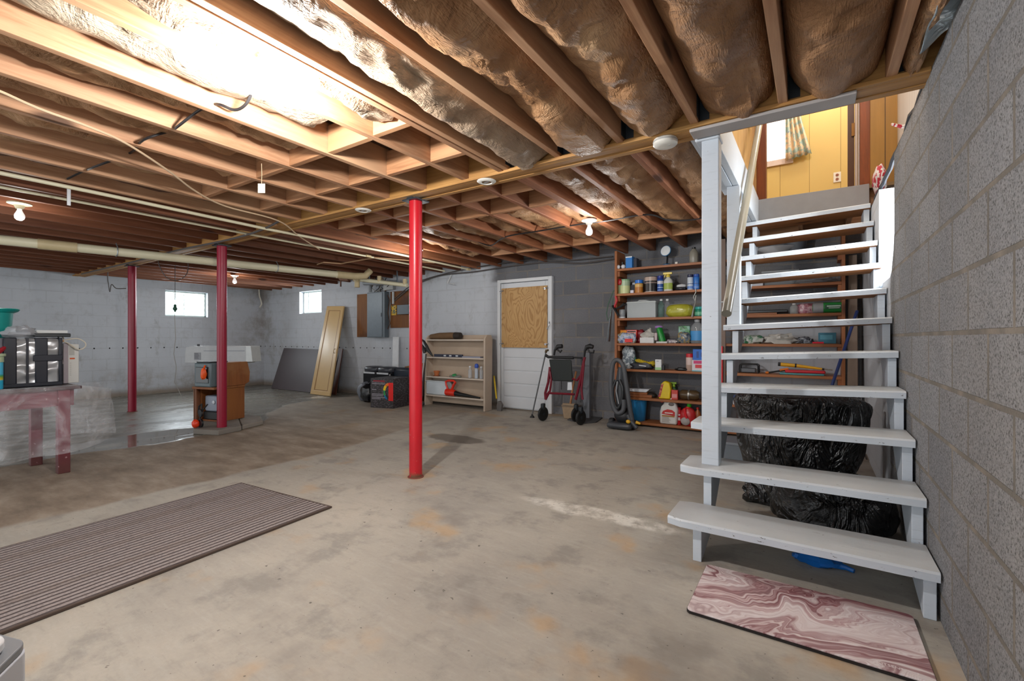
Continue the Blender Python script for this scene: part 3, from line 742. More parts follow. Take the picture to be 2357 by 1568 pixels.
MB().tube([P0, P1], .034, 12).build('pipe', MAT['pvc'], cp, world=True)
MB().tube([sub(P0, P1, .45), sub(P0, P1, .45)+Vector((0, 0, .1))], .036, 12).build('joint', MAT['pvc_old'], cp, world=True)
MB().tube([sub(P0, P1, .95), sub(P0, P1, .95)+Vector((0, 0, .1))], .036, 12).build('joint', MAT['pvc_old'], cp, world=True)
MB().tube([P0-Vector((.06, 0, 0)), P0+Vector((.08, 0, 0))], .045, 12).tube([P0+Vector((.0, 0, .0)), P0+Vector((0, 0, -.14))], .045, 12).build('joint', MAT['pvc_old'], cp, world=True)
for q_ in (.25, .8):
    c_ = sub(P0, P1, q_); MB().tube([(c_.x, c_.y, 2.424), c_], .012, 6).build('pipe_strap', MAT['hanger'], cp, world=True)
MB().tube([U(838, 652, Y=5.75), U(915, 651, Y=5.75)], .04, 12).tube([U(852, 648, Y=5.8), U(852, 672, Y=5.8)], .034, 10).build('grey_pipe', plain('#8f9498', .5), cp, world=True)
bl = thing('corroded_pipe_stub', 'short rusty brown pipe stub hanging under the ceiling before the back wall', 'pipe', (-6.3, 5.2, 2.0))
q = U(792, 642, Y=5.5)
MB().tube([q+Vector((-.12, 0, .02)), q, q+Vector((.14, 0, -.01))], [.035, .05, .04], 10).tube([q+Vector((-.1, 0, .0)), q+Vector((-.1, 0, -.14))], .014, 8).build('pipe', plain('#7d5a48', .9, 0, .3, 20), bl, world=True)
# copper line with a bend
cl = U(745, 609, Z=2.2)
solo(MB().tube([U(730, 609, Z=2.19), U(745, 604, Z=2.19), U(785, 607, Z=2.19), U(862, 593, Z=2.20), U(1000, 605, Z=2.2)], .009, 8), 'supply_line', 'thin tan supply tube bending under the joists behind the nearest post', 'pipe', plain('#a98562', .5))
def cable(name, label, pts, r, mat, cat='cable', group=None):
    P = [Vector(p) for p in pts]; out = []
    for i in range(len(P)-1):
        p0, p1, p2, p3 = P[max(0, i-1)], P[i], P[i+1], P[min(len(P)-1, i+2)]
        for k in range(6):
            t = k/6; out.append(.5*((2*p1)+(p2-p0)*t+(2*p0-5*p1+4*p2-p3)*t*t+(3*p1-p0-3*p2+p3)*t**3))
    out.append(P[-1])
    return solo(MB().tube(out, r, 7), name, label, cat, mat, group)
MAT['tan_cable'] = plain('#cdb392', .5); MAT['black_cable'] = plain('#1e1a1a', .5); MAT['grey_cable'] = plain('#55504e', .5)
cable('electric_cable', 'long cream cable crossing the joists from upper left toward the beam', [U(-60, 190, Z=2.225), U(0, 210, Z=2.225), U(90, 250, Z=2.222), U(200, 290, Z=2.222), U(290, 330, Z=2.225), U(390, 395, Z=2.222), U(450, 440, Z=2.225), U(520, 475, Z=2.222), U(640, 508, Z=2.215), U(690, 545, Z=2.20), U(735, 574, Z=2.19)], .0065, MAT['tan_cable'])
cable('electric_cable', 'black cable looping through the joists left of the glaring bulb', [U(582, 208, Z=2.30), U(566, 240, Z=2.245), U(540, 253, Z=2.235), U(500, 240, Z=2.26), U(462, 252, Z=2.31), U(408, 292, Z=2.235), U(396, 300, Z=2.31), U(330, 322, Z=2.235), U(300, 352, Z=2.31), U(215, 385, Z=2.232), U(190, 395, Z=2.3), U(155, 412, Z=2.26)], .007, MAT['black_cable'])
cable('electric_cable', 'black cable running through the joists near the white bulb by the shelves', [U(1660, 490, Z=2.29), U(1600, 505, Z=2.24), U(1540, 507, Z=2.235), U(1490, 494, Z=2.245), U(1400, 508, Z=2.24), U(1330, 517, Z=2.25), U(1240, 532, Z=2.24), U(1165, 545, Z=2.245), U(1130, 565, Z=2.235), U(1100, 556, Z=2.25)], .008, MAT['black_cable'])
cable('electric_cable', 'dark cables sagging along the top of the back wall above the door', [U(900, 700, Y=5.97), U(950, 660, Y=5.95), U(1010, 635, Y=5.93), U(1090, 626, Y=5.93), U(1180, 612, Y=5.94), U(1260, 604, Y=5.95), U(1340, 606, Y=5.95), U(1425, 594, Y=5.95)], .010, MAT['grey_cable'])
cable('electric_cable', 'dark cable hung just above the door frame along the joist ends', [U(905, 690, Y=5.96), U(960, 650, Y=5.92), U(1060, 622, Y=5.9), U(1170, 604, Y=5.9), U(1230, 598, Y=5.9), U(1300, 600, Y=5.92), U(1410, 590, Y=5.92)], .008, MAT['grey_cable'])
cable('electric_cable', 'dark cable along the beam past the two farther red posts', [(-10.4, 2.52, 2.20), (-9.0, 2.53, 2.205), (-8.0, 2.50, 2.19), (-6.6, 2.50, 2.20), (-5.4, 2.52, 2.19), (-4.7, 2.50, 2.20), (-4.3, 2.47, 2.23)], .011, MAT['grey_cable'])
# hanging extension plug with its long drop cord
q = U(402, 560, X=-8.3)
dc = thing('drop_cord', 'thin cord hanging before the left window, with a green plug socket', 'cord', (q.x, q.y, 1.7))
pts = [U(403, y, X=-8.3) for y in (600, 640, 690)]
MB().tube([U(403, 588, X=-8.3)]+pts, .0045, 6).build('upper_cord', MAT['black_cable'], dc, world=True)
c = U(403, 708, X=-8.3)
MB().lathe([(.008, .05), (.018, .035), (.02, 0), (.03, -.005), (.03, -.03), (.016, -.045), (.008, -.07)], c, 12).build('socket', plain('#12503a', .5), dc, world=True)
MB().tube([U(402, 722, X=-8.3), U(404, 780, X=-8.3), U(400, 815, X=-8.3), U(406, 845, X=-8.3), U(402, 880, X=-8.3), U(412, 900, X=-8.3), U(420, 918, X=-8.3), U(440, 912, X=-8.3), U(455, 892, X=-8.3)], .0045, 6).build('lower_cord', plain('#9d9992', .5), dc, world=True)
cable('electric_cable', 'thin dark cord hanging in a loop under the drain pipe', [U(362, 590, X=-8.0), U(368, 615, X=-8.0), U(385, 640, X=-8.0), U(410, 645, X=-8.0), U(430, 630, X=-8.0), U(432, 600, X=-8.0), U(416, 575, X=-8.0)], .006, MAT['grey_cable'])
cable('electric_cable', 'grey wire bundle dangling near the top of the left wall', [Vector((-10.2, U(249, 640, X=-10.2).y, 2.424)), U(248, 640, X=-10.2), U(250, 655, X=-10.2), U(253, 672, X=-10.2), U(257, 655, X=-10.2), U(268, 664, X=-10.2), U(290, 664, X=-10.2)], .008, MAT['grey_cable'])
cable('electric_cable', 'pale hose end dangling in the corner where the painted walls meet', [Vector((-10.9, U(596, 672, X=-10.9).y, 2.424)), U(597, 678, X=-10.9), U(600, 690, X=-10.9), U(602, 700, X=-10.9), U(598, 708, X=-10.9)], .016, plain('#cfc9ba', .5), 'hose')
tg = thing('hanging_tag', 'square white tag hanging from the joists left of the alarms', 'tag', U(602, 423, Z=2.10))
MB().box(-.022, .022, -.002, .002, -.06, 0).build('card', plain('#e6e1cd', .5), tg); MB().tube([(0, 0, 0), (.002, 0, .06), (0, 0, .13)], .0018, 6).build('string', MAT['tan_cable'], tg)
tg.rotation_euler = (0, 0, math.radians(35))
bk = thing('wall_bracket', 'small white metal bracket with a hook, high on the white wall', 'bracket', U(1035, 640, Y=5.96))
p0, p1, p2 = U(1040, 630, Y=5.97), U(1030, 652, Y=5.92), U(1045, 654, Y=5.85)
MB().tube([p0, p1, p2], .008, 6).tube([U(1026, 626, Y=5.97), U(1062, 625, Y=5.97)], .008, 6).build('arm', plain('#d0d0ce', .4), bk, world=True)

# ------------------------------------------------------------------ upstairs, seen through the stairwell
MAT['yellow'] = None
n = NT('yellow_panel_wall'); x, y, z = n.sep()
gr = n.M('ABSOLUTE', n.M('SUBTRACT', n.M('FRACT', n.M('MULTIPLY', n.M('ADD', x, .05), 3.3)), .5))
c = n.mix(n.noise(scale=1.2), '#d0ab5a', '#dbb868'); c = n.mix(n.sm(gr, .487, .494), c, '#9c7a36')
n.set('Base Color', c).set('Roughness', .5); MAT['yellow'] = n.m
n = NT('dark_groove_panel'); x, y, z = n.sep()
gr = n.M('ABSOLUTE', n.M('SUBTRACT', n.M('FRACT', n.M('MULTIPLY', n.M('ADD', x, .03), 9.0)), .5))
c = n.mix(n.noise(n.map(None, (9, 9, .7)), 3, 4), '#8b6429', '#a97c38'); c = n.mix(n.sm(gr, .46, .485), c, '#3c2408')
n.set('Base Color', c).set('Roughness', .4); MAT['brown_panel'] = n.m
n = NT('white_bead_board'); x, y, z = n.sep()
gr = n.M('ABSOLUTE', n.M('SUBTRACT', n.M('FRACT', n.M('MULTIPLY', y, 14.0)), .5))
c = n.mix(n.noise(scale=2), '#d9d9d6', '#e6e6e3'); c = n.mix(n.sm(gr, .42, .48), c, '#aaa9a4')
n.set('Base Color', c).set('Roughness', .45); MAT['bead'] = n.m
FZ = 2.49
struct(MB().box(-1.6, 1.8, 5.24, 6.75, FZ-.03, FZ).build('floor_upstairs', plain('#8a6f4a', .5), smooth=False))
struct(MB().box(-1.6, 1.8, 6.52, 6.6, FZ, 4.95).build('wall_upstairs_back', MAT['yellow'], smooth=False))
struct(MB().box(-.60, -.50, GY1+.02, 5.24, JT+.085, 4.95).build('wall_upstairs_left', MAT['pine_panel'], smooth=False))
struct(MB().box(-1.6, -.49, 5.241, 5.36, FZ, 4.95).build('wall_upstairs_doorside', MAT['pine_panel'], smooth=False))
struct(MB().box(.42, .61, 5.25, 5.36, FZ, 4.95).box(-.49, .42, 5.25, 5.36, 4.6, 4.95).build('wall_upstairs_panelled', MAT['brown_panel'], smooth=False))
struct(MB().box(.611, .70, YN, 5.36, H+.004, 4.95).box(.9, 1.0, 5.36, 6.52, FZ, 4.95).build('wall_upstairs_right', MAT['bead'], smooth=False))
struct(MB().box(-1.6, 1.8, GY1-.1, 6.75, 4.95, 5.0).build('ceiling_upstairs', plain('#d8d5cc', .8), smooth=False))
struct(MB().box(-.60, .61, GY0, GY1+.02, JT+.035, 4.95).build('wall_upstairs_front', plain('#cbb88e', .6), smooth=False))
d1 = struct(MB().box(-.49, -.405, 5.245, 5.365, FZ, 4.6).build('door_2', MAT['jamb'], smooth=False, bevel=.004))
MB().box(.345, .42, 5.245, 5.365, FZ, 4.6).build('jamb', MAT['jamb'], d1, smooth=False, bevel=.004)
MB().box(.315, .330, 5.30, 5.37, FZ, 4.6).box(.335, .343, 5.26, 5.36, FZ, 4.6).build('door_edge', plain('#b9a9a2', .4), d1, smooth=False)
MB().box(.262, .312, 5.37, 5.41, FZ, 4.6).build('open_door_leaf', plain('#4a2510', .4), d1, smooth=False)
MB().box(.290, .318, 5.355, 5.37, 3.0, 3.12).build('hinge', plain('#7a5630', .35, .8), d1)
# upstairs window, sill and curtain on the yellow wall
q = U(1762, 250, Y=6.52); r_ = U(1826, 370, Y=6.52); sl = U(1826, 372, Y=6.52)
wn = struct(MB().box(q.x-.25, r_.x-.0, 6.49, 6.519, sl.z-.02, sl.z+.05).build('window_3', plain('#d8bfae', .5), smooth=False, bevel=.004))
n = NT('lit_sheer_curtain'); fl = n.noise(scale=22, detail=3)
n.set('Base Color', (.9, .9, .9)).set('Emission Color', n.mix(n.sm(fl, .58, .7), '#ffffff', '#d9d5d2')).set('Emission Strength', 1.15); MAT['sheer'] = n.m
MB().grid(lambda u, v: (q.x-.2+(U(1810, 300, Y=6.50).x-q.x+.2)*u, 6.50+.012*math.sin(u*60), sl.z+.05+.95*v), 60, 2).build('sheer_panel', MAT['sheer'], wn)
n = NT('floral_curtain'); a1 = n.noise(scale=14, detail=4); a2 = n.noise(scale=34, detail=3)
c = n.mix(n.sm(a1, .47, .55), '#e6c9a2', '#a9bcb0'); c = n.mix(n.sm(a2, .62, .68), c, '#8b93a0')
n.set('Base Color', c).set('Roughness', .85); MAT['floral'] = n.m
cL, cR0, cR1 = U(1808, 330, Y=6.44).x, U(1842, 262, Y=6.44).x, U(1868, 352, Y=6.44).x
zb = U(1840, 358, Y=6.44).z; zt = zb+1.25
def curt(u, v):
    xr = cR1+(cR0-cR1)*min(1, v*2.6); x = cL+(xr-cL)*u
    return (x, 6.44+.02*math.sin(u*26)+.0, zb+(zt-zb)*v-.03*(1-v)*(1-u)+.0)
solo(MB().grid(curt, 40, 12), 'curtain', 'floral peach and green curtain beside the bright upstairs window', 'curtain', MAT['floral'], solid=.004)
q = U(1927, 408, Y=6.515)
oo = thing('wall_outlet', 'ivory electrical outlet low on the yellow upstairs wall', 'outlet', (q.x, 6.517, q.z))
MB().box(-.036, .036, -.006, 0, -.058, .058).build('plate', plain('#e9dcc6', .4), oo, smooth=False, bevel=.002)
for dz in (.024, -.024):
    MB().lathe([(.016, 0), (.016, .004)], (0, -.006, dz), 14, R=Rx(PI/2)).build('socket', plain('#8b4a26', .4), oo)
q = U(1727, 280, X=-.485)
solo(MB().ball(q, (.02, .07, .045), 12, nz=.2, seed=3), 'blue_cloth', 'blue cloth corner hanging on the knotty pine wall upstairs', 'cloth', plain('#1c3f8c', .8))
# on the ledge along the top of the right wall
MAT['redwhite'] = NT('red_white_print'); n = MAT['redwhite']
n.set('Base Color', n.ramp(n.wave(None, 9, 6, 2, 2), [(.4, '#c01f38'), (.55, '#e9c6cc'), (.7, '#efe9e8')])).set('Roughness', .5); MAT['redwhite'] = n.m
q = U(2024, 415, X=.47)
solo(MB().ball(q, (.05, .20, .12), 16, nz=.25, seed=8, flat=-.10), 'printed_bag', 'crumpled red and white printed bag on the wall ledge by the upstairs door', 'bag', MAT['redwhite'])
q = U(2076, 292, X=.50)
solo(MB().tube([q+Vector((-.06, -.06, .01)), q, q+Vector((.08, .04, .02))], [.008, .012, .012], 8), 'striped_ribbon', 'red and white striped end poking over the wall ledge', 'ribbon', MAT['redwhite'])
rn = random.Random(3)
solo(MB().tube([(XR+.012+rn.uniform(-.006, .006), GY1+.02+k*.12, H+.012+rn.uniform(-.008, .010)) for k in range(21)], .014, 6), 'sill_sealer', 'ragged dark sealing strip along the top edge of the right wall', 'sealing strip', plain('#2b2f38', .7))
# foil flap by the near top of the right wall
def foil(u, v):
    a = U(2168, -40, X=.36); b = U(2225, -40, X=.40)
    y = 1.70+.62*v; x = .40-.10*u*(1-.3*v)
    return (x, y+.02*math.sin(u*7), H+.03+.10*(1-u)-.03*math.sin(v*9)-.05*v*u)
def foil(u, v):
    y = 1.80+.56*v+.03*u; x = .43-.085*u; z = 2.262-.035*u*u+.012*math.sin(v*14+u*4)
    return (x, y, z)
n = NT('silver_foil_facing'); n.set('Base Color', n.mix(n.noise(scale=4), '#9fb0bb', '#c6d3da')).set('Roughness', .35).set('Metallic', .45); n.bump(n.noise(scale=9, detail=3, dist=1.0), .8, .03); MAT['foil'] = n.m
solo(MB().grid(foil, 10, 24), 'foil_flap', 'crumpled silver-blue foil flap hanging over the top of the right wall', 'foil', MAT['foil'], solid=.003)

# ------------------------------------------------------------------ back wall: electrical panels
q0, q1 = U(823, 776, Y=5.985), U(890, 673, Y=5.985)
t = thing('electrical_panel', 'grey metal breaker panel on a brown wooden board', 'electrical panel', (q0.x, 5.98, q0.z))
MB().box(q0.x, q1.x, 5.972, 5.998, q0.z, q1.z).build('backing_board', MAT['osb'], t, world=True, smooth=False)
e0, e1 = U(846, 777, Y=5.88), U(886, 671, Y=5.88)
g_ = plain('#5f6970', .45, .2)
bx = MB().box(e0.x, e1.x, 5.87, 5.972, e0.z, e1.z).build('enclosure', g_, t, world=True, smooth=False, bevel=.004)
MB().box(e0.x+.008, e1.x-.06, 5.862, 5.869, e0.z+.015, e1.z-.015).build('panel_door', plain('#69737b', .4, .2), t, world=True, smooth=False, bevel=.002)
MB().box(e1.x-.085, e1.x-.072, 5.856, 5.862, (e0.z+e1.z)/2-.04, (e0.z+e1.z)/2+.03).build('latch', plain('#1f2a35', .4), t, world=True)
q0, q1 = U(900, 755, Y=5.985), U(948, 668, Y=5.985)
t = thing('meter_board', 'brown wooden board with a small grey box, half hidden by the nearest post', 'board', (q0.x, 5.98, q0.z))
MB().box(q0.x, q1.x, 5.972, 5.998, q0.z, q1.z).build('board', MAT['osb'], t, world=True, smooth=False)
a_, b_2 = U(914, 724, Y=5.9), U(940, 701, Y=5.9)
MB().box(a_.x, b_2.x, 5.90, 5.972, a_.z, b_2.z).build('grey_box', g_, t, world=True, smooth=False, bevel=.003)
a_, b_2 = U(901, 726, Y=5.96), U(912, 703, Y=5.96)
n = NT('coloured_label'); n.set('Base Color', n.ramp(n.noise(scale=40, detail=1), [(.4, '#3a5a58'), (.48, '#c9a11c'), (.6, '#e0b41f')])).set('Roughness', .5)
MB().box(a_.x, b_2.x, 5.962, 5.971, a_.z, b_2.z).build('label', n.m, t, world=True)
wr = thing('wiring_tangle', 'tangle of brown and grey wires above the breaker panel', 'wires', U(880, 655, Y=5.93))
rn = random.Random(11)
for k in range(9):
    x0 = 855+rn.uniform(0, 45); pts = [U(x0+rn.uniform(-8, 8), 672-8*j, Y=5.93+rn.uniform(-.03, .03)) for j in range(5)]
    MB().tube(pts, .008, 6).build('wire', plain(['#7d6444', '#3a3634', '#9c9a94'][k % 3], .6), wr, world=True)
MB().tube([U(889, 672, Y=5.95), U(897, 690, Y=5.95), U(893, 720, Y=5.95), U(898, 745, Y=5.95), U(889, 765, Y=5.95)], .008, 6).build('wire', plain('#5b3d28', .6), wr, world=True)
MB().tube([U(905, 672, Y=5.95), U(905, 700, Y=5.95)], .022, 8).tube([U(866, 690-30, Y=5.9), U(870, 640, Y=5.9)], .01, 6).build('conduit', plain('#b9bcbc', .4), wr, world=True)
MB().box(U(884, 668, Y=5.95).x, U(906, 668, Y=5.95).x, 5.93, 5.985, U(890, 668, Y=5.95).z, U(890, 650, Y=5.95).z).build('junction_box', plain('#a9aaa8', .5, .3), wr, world=True)

# ------------------------------------------------------------------ back wall: boarded door
dx0, dx1 = U(1147, 900, Y=5.97).x, U(1272, 900, Y=5.97).x; dz1 = 2.02
t = struct(MB().box(dx0, dx0+.055, 5.94, 6.0, 0, dz1).box(dx1-.06, dx1, 5.94, 6.0, 0, dz1).box(dx0+.055, dx1-.06, 5.94, 6.0, dz1-.05, dz1).build('door_1', plain('#d6d8da', .5, 0, .06, 5), smooth=False, bevel=.005))
WD = plain('#cdd0d4', .45, 0, .06, 4); fx0, fx1 = dx0+.06, dx1-.065
m = MB().box(fx0, fx0+.05, 5.955, 5.99, .02, 1.96).box(fx1-.05, fx1, 5.955, 5.99, .02, 1.96).box(fx0+.05, fx1-.05, 5.955, 5.99, 1.88, 1.96)
gz = [.02, .20, .40, .60, .80, .95]
for a_, b_2 in zip(gz[:-1], gz[1:]):
    m.box(fx0+.05, fx1-.05, 5.962, 5.99, a_+.012, b_2-.012)
m.box(fx0+.04, fx1-.04, 5.972, 5.99, .02, .98)
m.build('door_leaf', WD, t, smooth=False, bevel=.006)
n = NT('door_plywood'); v = n.map(None, (1.0, 1.0, .55), (3.3, 0, 1.2)); r1 = n.noise(v, 1.9, 3, .5, .9)
ring = n.M('ABSOLUTE', n.M('SUBTRACT', n.M('FRACT', n.M('MULTIPLY', r1, 30.0)), .5)); c = n.mix(n.sm(ring, .18, .5), '#c49b62', '#a77b43'); c = n.mix(n.M('MULTIPLY', n.noise(scale=60), .3), c, '#7f5a2a')
n.set('Base Color', c).set('Roughness', .55); MAT['door_ply'] = n.m
MB().box(fx0+.025, fx1-.01, 5.935, 5.953, .965, 1.885).build('plywood_panel', MAT['door_ply'], t, smooth=False, bevel=.002)
for (X_, Z_) in ((fx0+.02, 1.84), (fx1-.04, 1.84), (fx0+.02, 1.02), (fx1-.03, 1.02)):
    MB().tube([(X_-.02, 5.925, Z_), (X_+.045, 5.925, Z_+.008)], .009, 8).lathe([(.016, 0), (.016, .014)], (X_, 5.934, Z_), 10, R=Rx(PI/2)).build('bolt', plain('#b9bdc2', .3, .8), t)
MB().tube([(fx1+.03, 5.93, 1.35), (fx1+.04, 5.91, 1.30), (fx1+.0, 5.91, 1.24)], .006, 6).build('hook', plain('#8e9196', .3, .8), t)

# ------------------------------------------------------------------ things leaning on the back wall
def lean(name, label, cat, corners, th, mats, builder=None):
    """flat board standing on the floor and resting against the wall: corners = bottom-left/right px, top-left/right px"""
    (bl_, br_, tl_, tr_) = corners
    a, b = U(*bl_, Z=.0), U(*br_, Z=.0)
    yb = (a.y+b.y)/2; yb = min(max(yb, 5.45), 5.90)
    a, b = U(*bl_, Y=yb), U(*br_, Y=yb); a.z = b.z = .0
    c_, d = U(*tr_, Y=5.98), U(*tl_, Y=5.98)
    return a, b, c_, d
# dark board
a, b, c_, d = Vector((U(628, 890, Y=5.62).x, 5.60, 0)), Vector((U(752, 890, Y=5.62).x, 5.60, 0)), U(785, 807, Y=5.97), U(655, 802, Y=5.97)
def board(name, label, cat, a, b, c_, d, th, mats):
    nrm = (b-a).cross(d-a).normalized()
    if nrm.y > 0: nrm = -nrm
    vs = [a, b, c_, d]; vs2 = [p+nrm*th for p in vs]
    return (vs, vs2, nrm)
def slab(m, a, b, c_, d, th, off=0):
    nrm = (b-a).cross(d-a).normalized()
    if nrm.y > 0: nrm = -nrm
    lo = [p+nrm*off for p in (a, b, c_, d)]; hi = [p+nrm*(off+th) for p in (a, b, c_, d)]
    m.add(lo+hi, [(0, 1, 2, 3), (7, 6, 5, 4), (0, 4, 5, 1), (1, 5, 6, 2), (2, 6, 7, 3), (3, 7, 4, 0)]); return m
MAT['dark_board'] = plain('#4a4042', .5, 0, .12, 3)
solo(slab(MB(), a, b, c_, d, .018), 'leaning_board', 'wide dark brown board leaning low against the painted back wall', 'board', MAT['dark_board'], smooth=False)
a = Vector((U(752, 898, Y=5.6).x, 5.66, 0)); b = Vector((U(768, 898, Y=5.6).x, 5.66, 0))
solo(slab(MB(), a, b, U(790, 803, Y=5.975), U(772, 803, Y=5.975), .016), 'leaning_board', 'narrow reddish board showing behind the tall tan cabinet door', 'board', plain('#5b3020', .5), smooth=False)
cd = thing('cabinet_door', 'tall narrow tan cabinet door leaning against the painted back wall', 'cabinet door', (U(745, 903, Y=5.5).x, 5.5, 0))
a = Vector((U(719, 900, Y=5.48).x, 5.46, 0)); b = Vector((U(764, 906, Y=5.46).x, 5.44, 0)); c_ = U(796, 706, Y=5.95); d = U(757, 706, Y=5.955)
c_.y = 5.93; d.y = 5.94
tanw = plain('#c9a873', .35, 0, .07, 5)
slab(MB(), a, b, c_, d, .022).build('door_board', tanw, cd, world=True, smooth=False, bevel=.004)
def bil(a, b, c_, d, u, v): return a*(1-u)*(1-v)+b*u*(1-v)+c_*u*v+d*(1-u)*v
Q = lambda u, v: bil(a, b, c_, d, u, v)
m = MB()
for (u0, v0, u1, v1) in ((0.0, .0, 1, .045), (0, .955, 1, 1), (0, .045, .15, .955), (.85, .045, 1, .955)):
    slab(m, Q(u0, v0), Q(u1, v0), Q(u1, v1), Q(u0, v1), .008, .022)
m.build('frame_moulding', tanw, cd, world=True, smooth=False, bevel=.003)
m = MB()
for (u0, v0, u1, v1) in ((0.16, .05, .84, .056), (.16, .944, .84, .95), (.16, .05, .185, .95), (.815, .05, .84, .95)):
    slab(m, Q(u0, v0), Q(u1, v0), Q(u1, v1), Q(u0, v1), .003, .0221)
m.build('groove_line', plain('#8a6434', .5), cd, world=True, smooth=False)
nrm = (b-a).cross(d-a).normalized(); nrm = -nrm if nrm.y > 0 else nrm
MB().tube([Q(.9, .46)+nrm*.03, Q(.9, .47)+nrm*.055, Q(.9, .50)+nrm*.055, Q(.9, .51)+nrm*.03], .006, 8).build('handle', plain('#9b7a48', .3, .8), cd, world=True)
# white strip leaning
a = Vector((U(903, 900, Y=5.8).x, 5.80, 0)); b = Vector((U(917, 900, Y=5.8).x, 5.80, 0))
solo(slab(MB(), a, b, U(919, 776, Y=5.98), U(906, 776, Y=5.98), .02), 'leaning_strip', 'narrow white strip standing upright against the wall behind the black boxes', 'board', plain('#d4d6d8', .5), smooth=False)

# ------------------------------------------------------------------ small open bookcase by the door, leaning back
bx0, bx1 = U(974, 940, Y=5.58).x, U(1116, 943, Y=5.58).x
bc = thing('bookcase', 'low cream-painted open bookcase left of the boarded door', 'bookcase', ((bx0+bx1)/2, 5.6, 0))
cream = plain('#bfae9c', .6, 0, .14, 4)
bh = 1.16
def sidepts(): return [(5.50, 0), (5.66, 0), (5.84, bh-.10), (5.85, bh), (5.75, bh+.02), (5.68, bh-.03)]
xr = bx1; xl = bx0+.02
tl = -.09   # the case leans slightly to the right going up
def side(x, name='side_panel'):
    b = MB().prism([(5.58, 0), (5.76, 0), (5.90, bh-.06), (5.87, bh), (5.76, bh), (5.70, bh-.06)], x, x+.03, 'x')
    b.v = [(v[0]+tl*(v[2]/bh), v[1], v[2]) for v in b.v]
    b.build(name, cream, bc, world=True, smooth=False, bevel=.006)
side(xr-.03); side(xl)
shz = [.18, .48, .80, 1.09]
for z in shz:
    f_ = z/bh; y0 = 5.58+.12*f_
    b = MB().box(xl+.03+tl*f_, xr-.03+tl*f_, y0, y0+.17, z-.022, z)
    b.build('shelf', plain('#c9bcae', .6, 0, .12, 4), bc, world=True, smooth=False, bevel=.003)
b = MB(); b.add([(xl+.03, 5.75, .05), (xr-.03, 5.75, .05), (xr-.03+tl, 5.872, bh), (xl+.03+tl, 5.872, bh), (xl+.03, 5.762, .05), (xr-.03, 5.762, .05), (xr-.03+tl, 5.884, bh), (xl+.03+tl, 5.884, bh)], [(0, 1, 2, 3), (7, 6, 5, 4), (0, 4, 5, 1), (1, 5, 6, 2), (2, 6, 7, 3), (3, 7, 4, 0)])
b.build('back_board', plain('#b3a08c', .7, 0, .16, 3), bc, world=True, smooth=False)
def bs(px, k, dy=.08): 
    f_ = shz[k]/bh; y = 5.58+.12*f_+dy
    q = U(px, 800, Y=y); return Vector((q.x, y, shz[k]))
# on top: a rolled paper sack
q0 = bs(992, 3); q1 = bs(1058, 3)
t = thing('paper_roll', 'crumpled brown paper sack rolled up on top of the bookcase', 'paper sack', q0)
MB().tube([q0+Vector((0, 0, .045)), q0+(q1-q0)*.3+Vector((0, 0, .055)), q0+(q1-q0)*.7+Vector((0, 0, .06)), q1+Vector((0, 0, .06))], [.04, .055, .055, .05], 12, sq=(1, 1)).build('sack', plain('#6d5236', .85, 0, .3, 9, .6), t, world=True)
MB().tube([q1+Vector((-.10, 0, .06)), q1+Vector((.02, 0, .06))], [.057, .052], 12).build('dark_end', plain('#2c241e', .8), t, world=True)
q0, q1 = bs(1000, 2, .06), bs(1108, 2, .06)
t = thing('spirit_level', 'long dark blue spirit level lying on the second shelf of the bookcase', 'spirit level', q0)
MB().box(q0.x, q0.x+(q1.x-q0.x)*.62, q0.y-.012, q0.y+.012, q0.z+.0, q0.z+.045).build('beam', plain('#1b1f38', .4), t, world=True, smooth=False)
for f_ in (.22, .34, .48):
    X_ = q0.x+(q1.x-q0.x)*f_; MB().box(X_, X_+.05, q0.y-.014, q0.y-.011, q0.z+.012, q0.z+.034).build('vial_window', plain('#c9ced2', .4), t, world=True)
X_ = q0.x+(q1.x-q0.x)*.6
solo(MB().box(X_+.03, q1.x, q0.y-.03, q0.y+.05, q0.z, q0.z+.022), 'flat_tray', 'flat grey tray at the right end of the bookcase second shelf', 'tray', plain('#8c8fa0', .5))
q = bs(1005, 1)
t = thing('plant_pot', 'small terracotta pot on a saucer in the bookcase', 'plant pot', q)
MB().lathe([(.035, .012), (.048, .07), (.052, .07), (.052, .088), (.044, .088), (.04, .03)], n=20).build('pot', plain('#b5693a', .8), t)
MB().lathe([(.05, 0), (.062, .012), (.04, .012)], n=20).build('saucer', plain('#9a5a38', .8), t)
q = bs(1048, 1, .06)
t = thing('plastic_packet', 'green and clear plastic packet lying on the bookcase third shelf', 'packet', q)
MB().ball((0, 0, .014), (.13, .05, .03), 16, nz=.35, seed=2, flat=-.013).build('wrap', glassy('clear_wrap', '#8f948c', .6, .25), t)
MB().ball((0, -.02, .03), (.05, .03, .026), 12, nz=.4, seed=5).build('green_print', plain('#2f8a4e', .4), t)
CLEAR = glassy('clear_plastic', '#c9d2da', .38, .12)
for px, lb, hh, cap in ((1082, 'clear plastic bottle left of the blue-capped one in the bookcase', .17, None), (1097, 'pale bottle with a domed blue cap in the bookcase', .19, '#2a4fae'), (1108, 'clear bottle squeezed against the bookcase right side', .17, None)):
    q = bs(px, 1, .07); t = thing('bottle', lb, 'bottle', q, group='bottles in the bookcase')
    MB().lathe([(.026, 0), (.03, .005), (.03, hh*.72), (.024, hh*.8), (.014, hh*.88), (.014, hh)], n=16).build('body', CLEAR if cap is None else plain('#a9b2bd', .3), t)
    MB().lathe([(.016, hh), (.018, hh+.005), (.018, hh+.02)] if cap is None else [(.03, hh*.88), (.032, hh*.92), (.032, hh+.02), (.02, hh+.038), (.004, hh+.042)], n=16).build('cap', plain(cap or '#dfe3e8', .4), t)
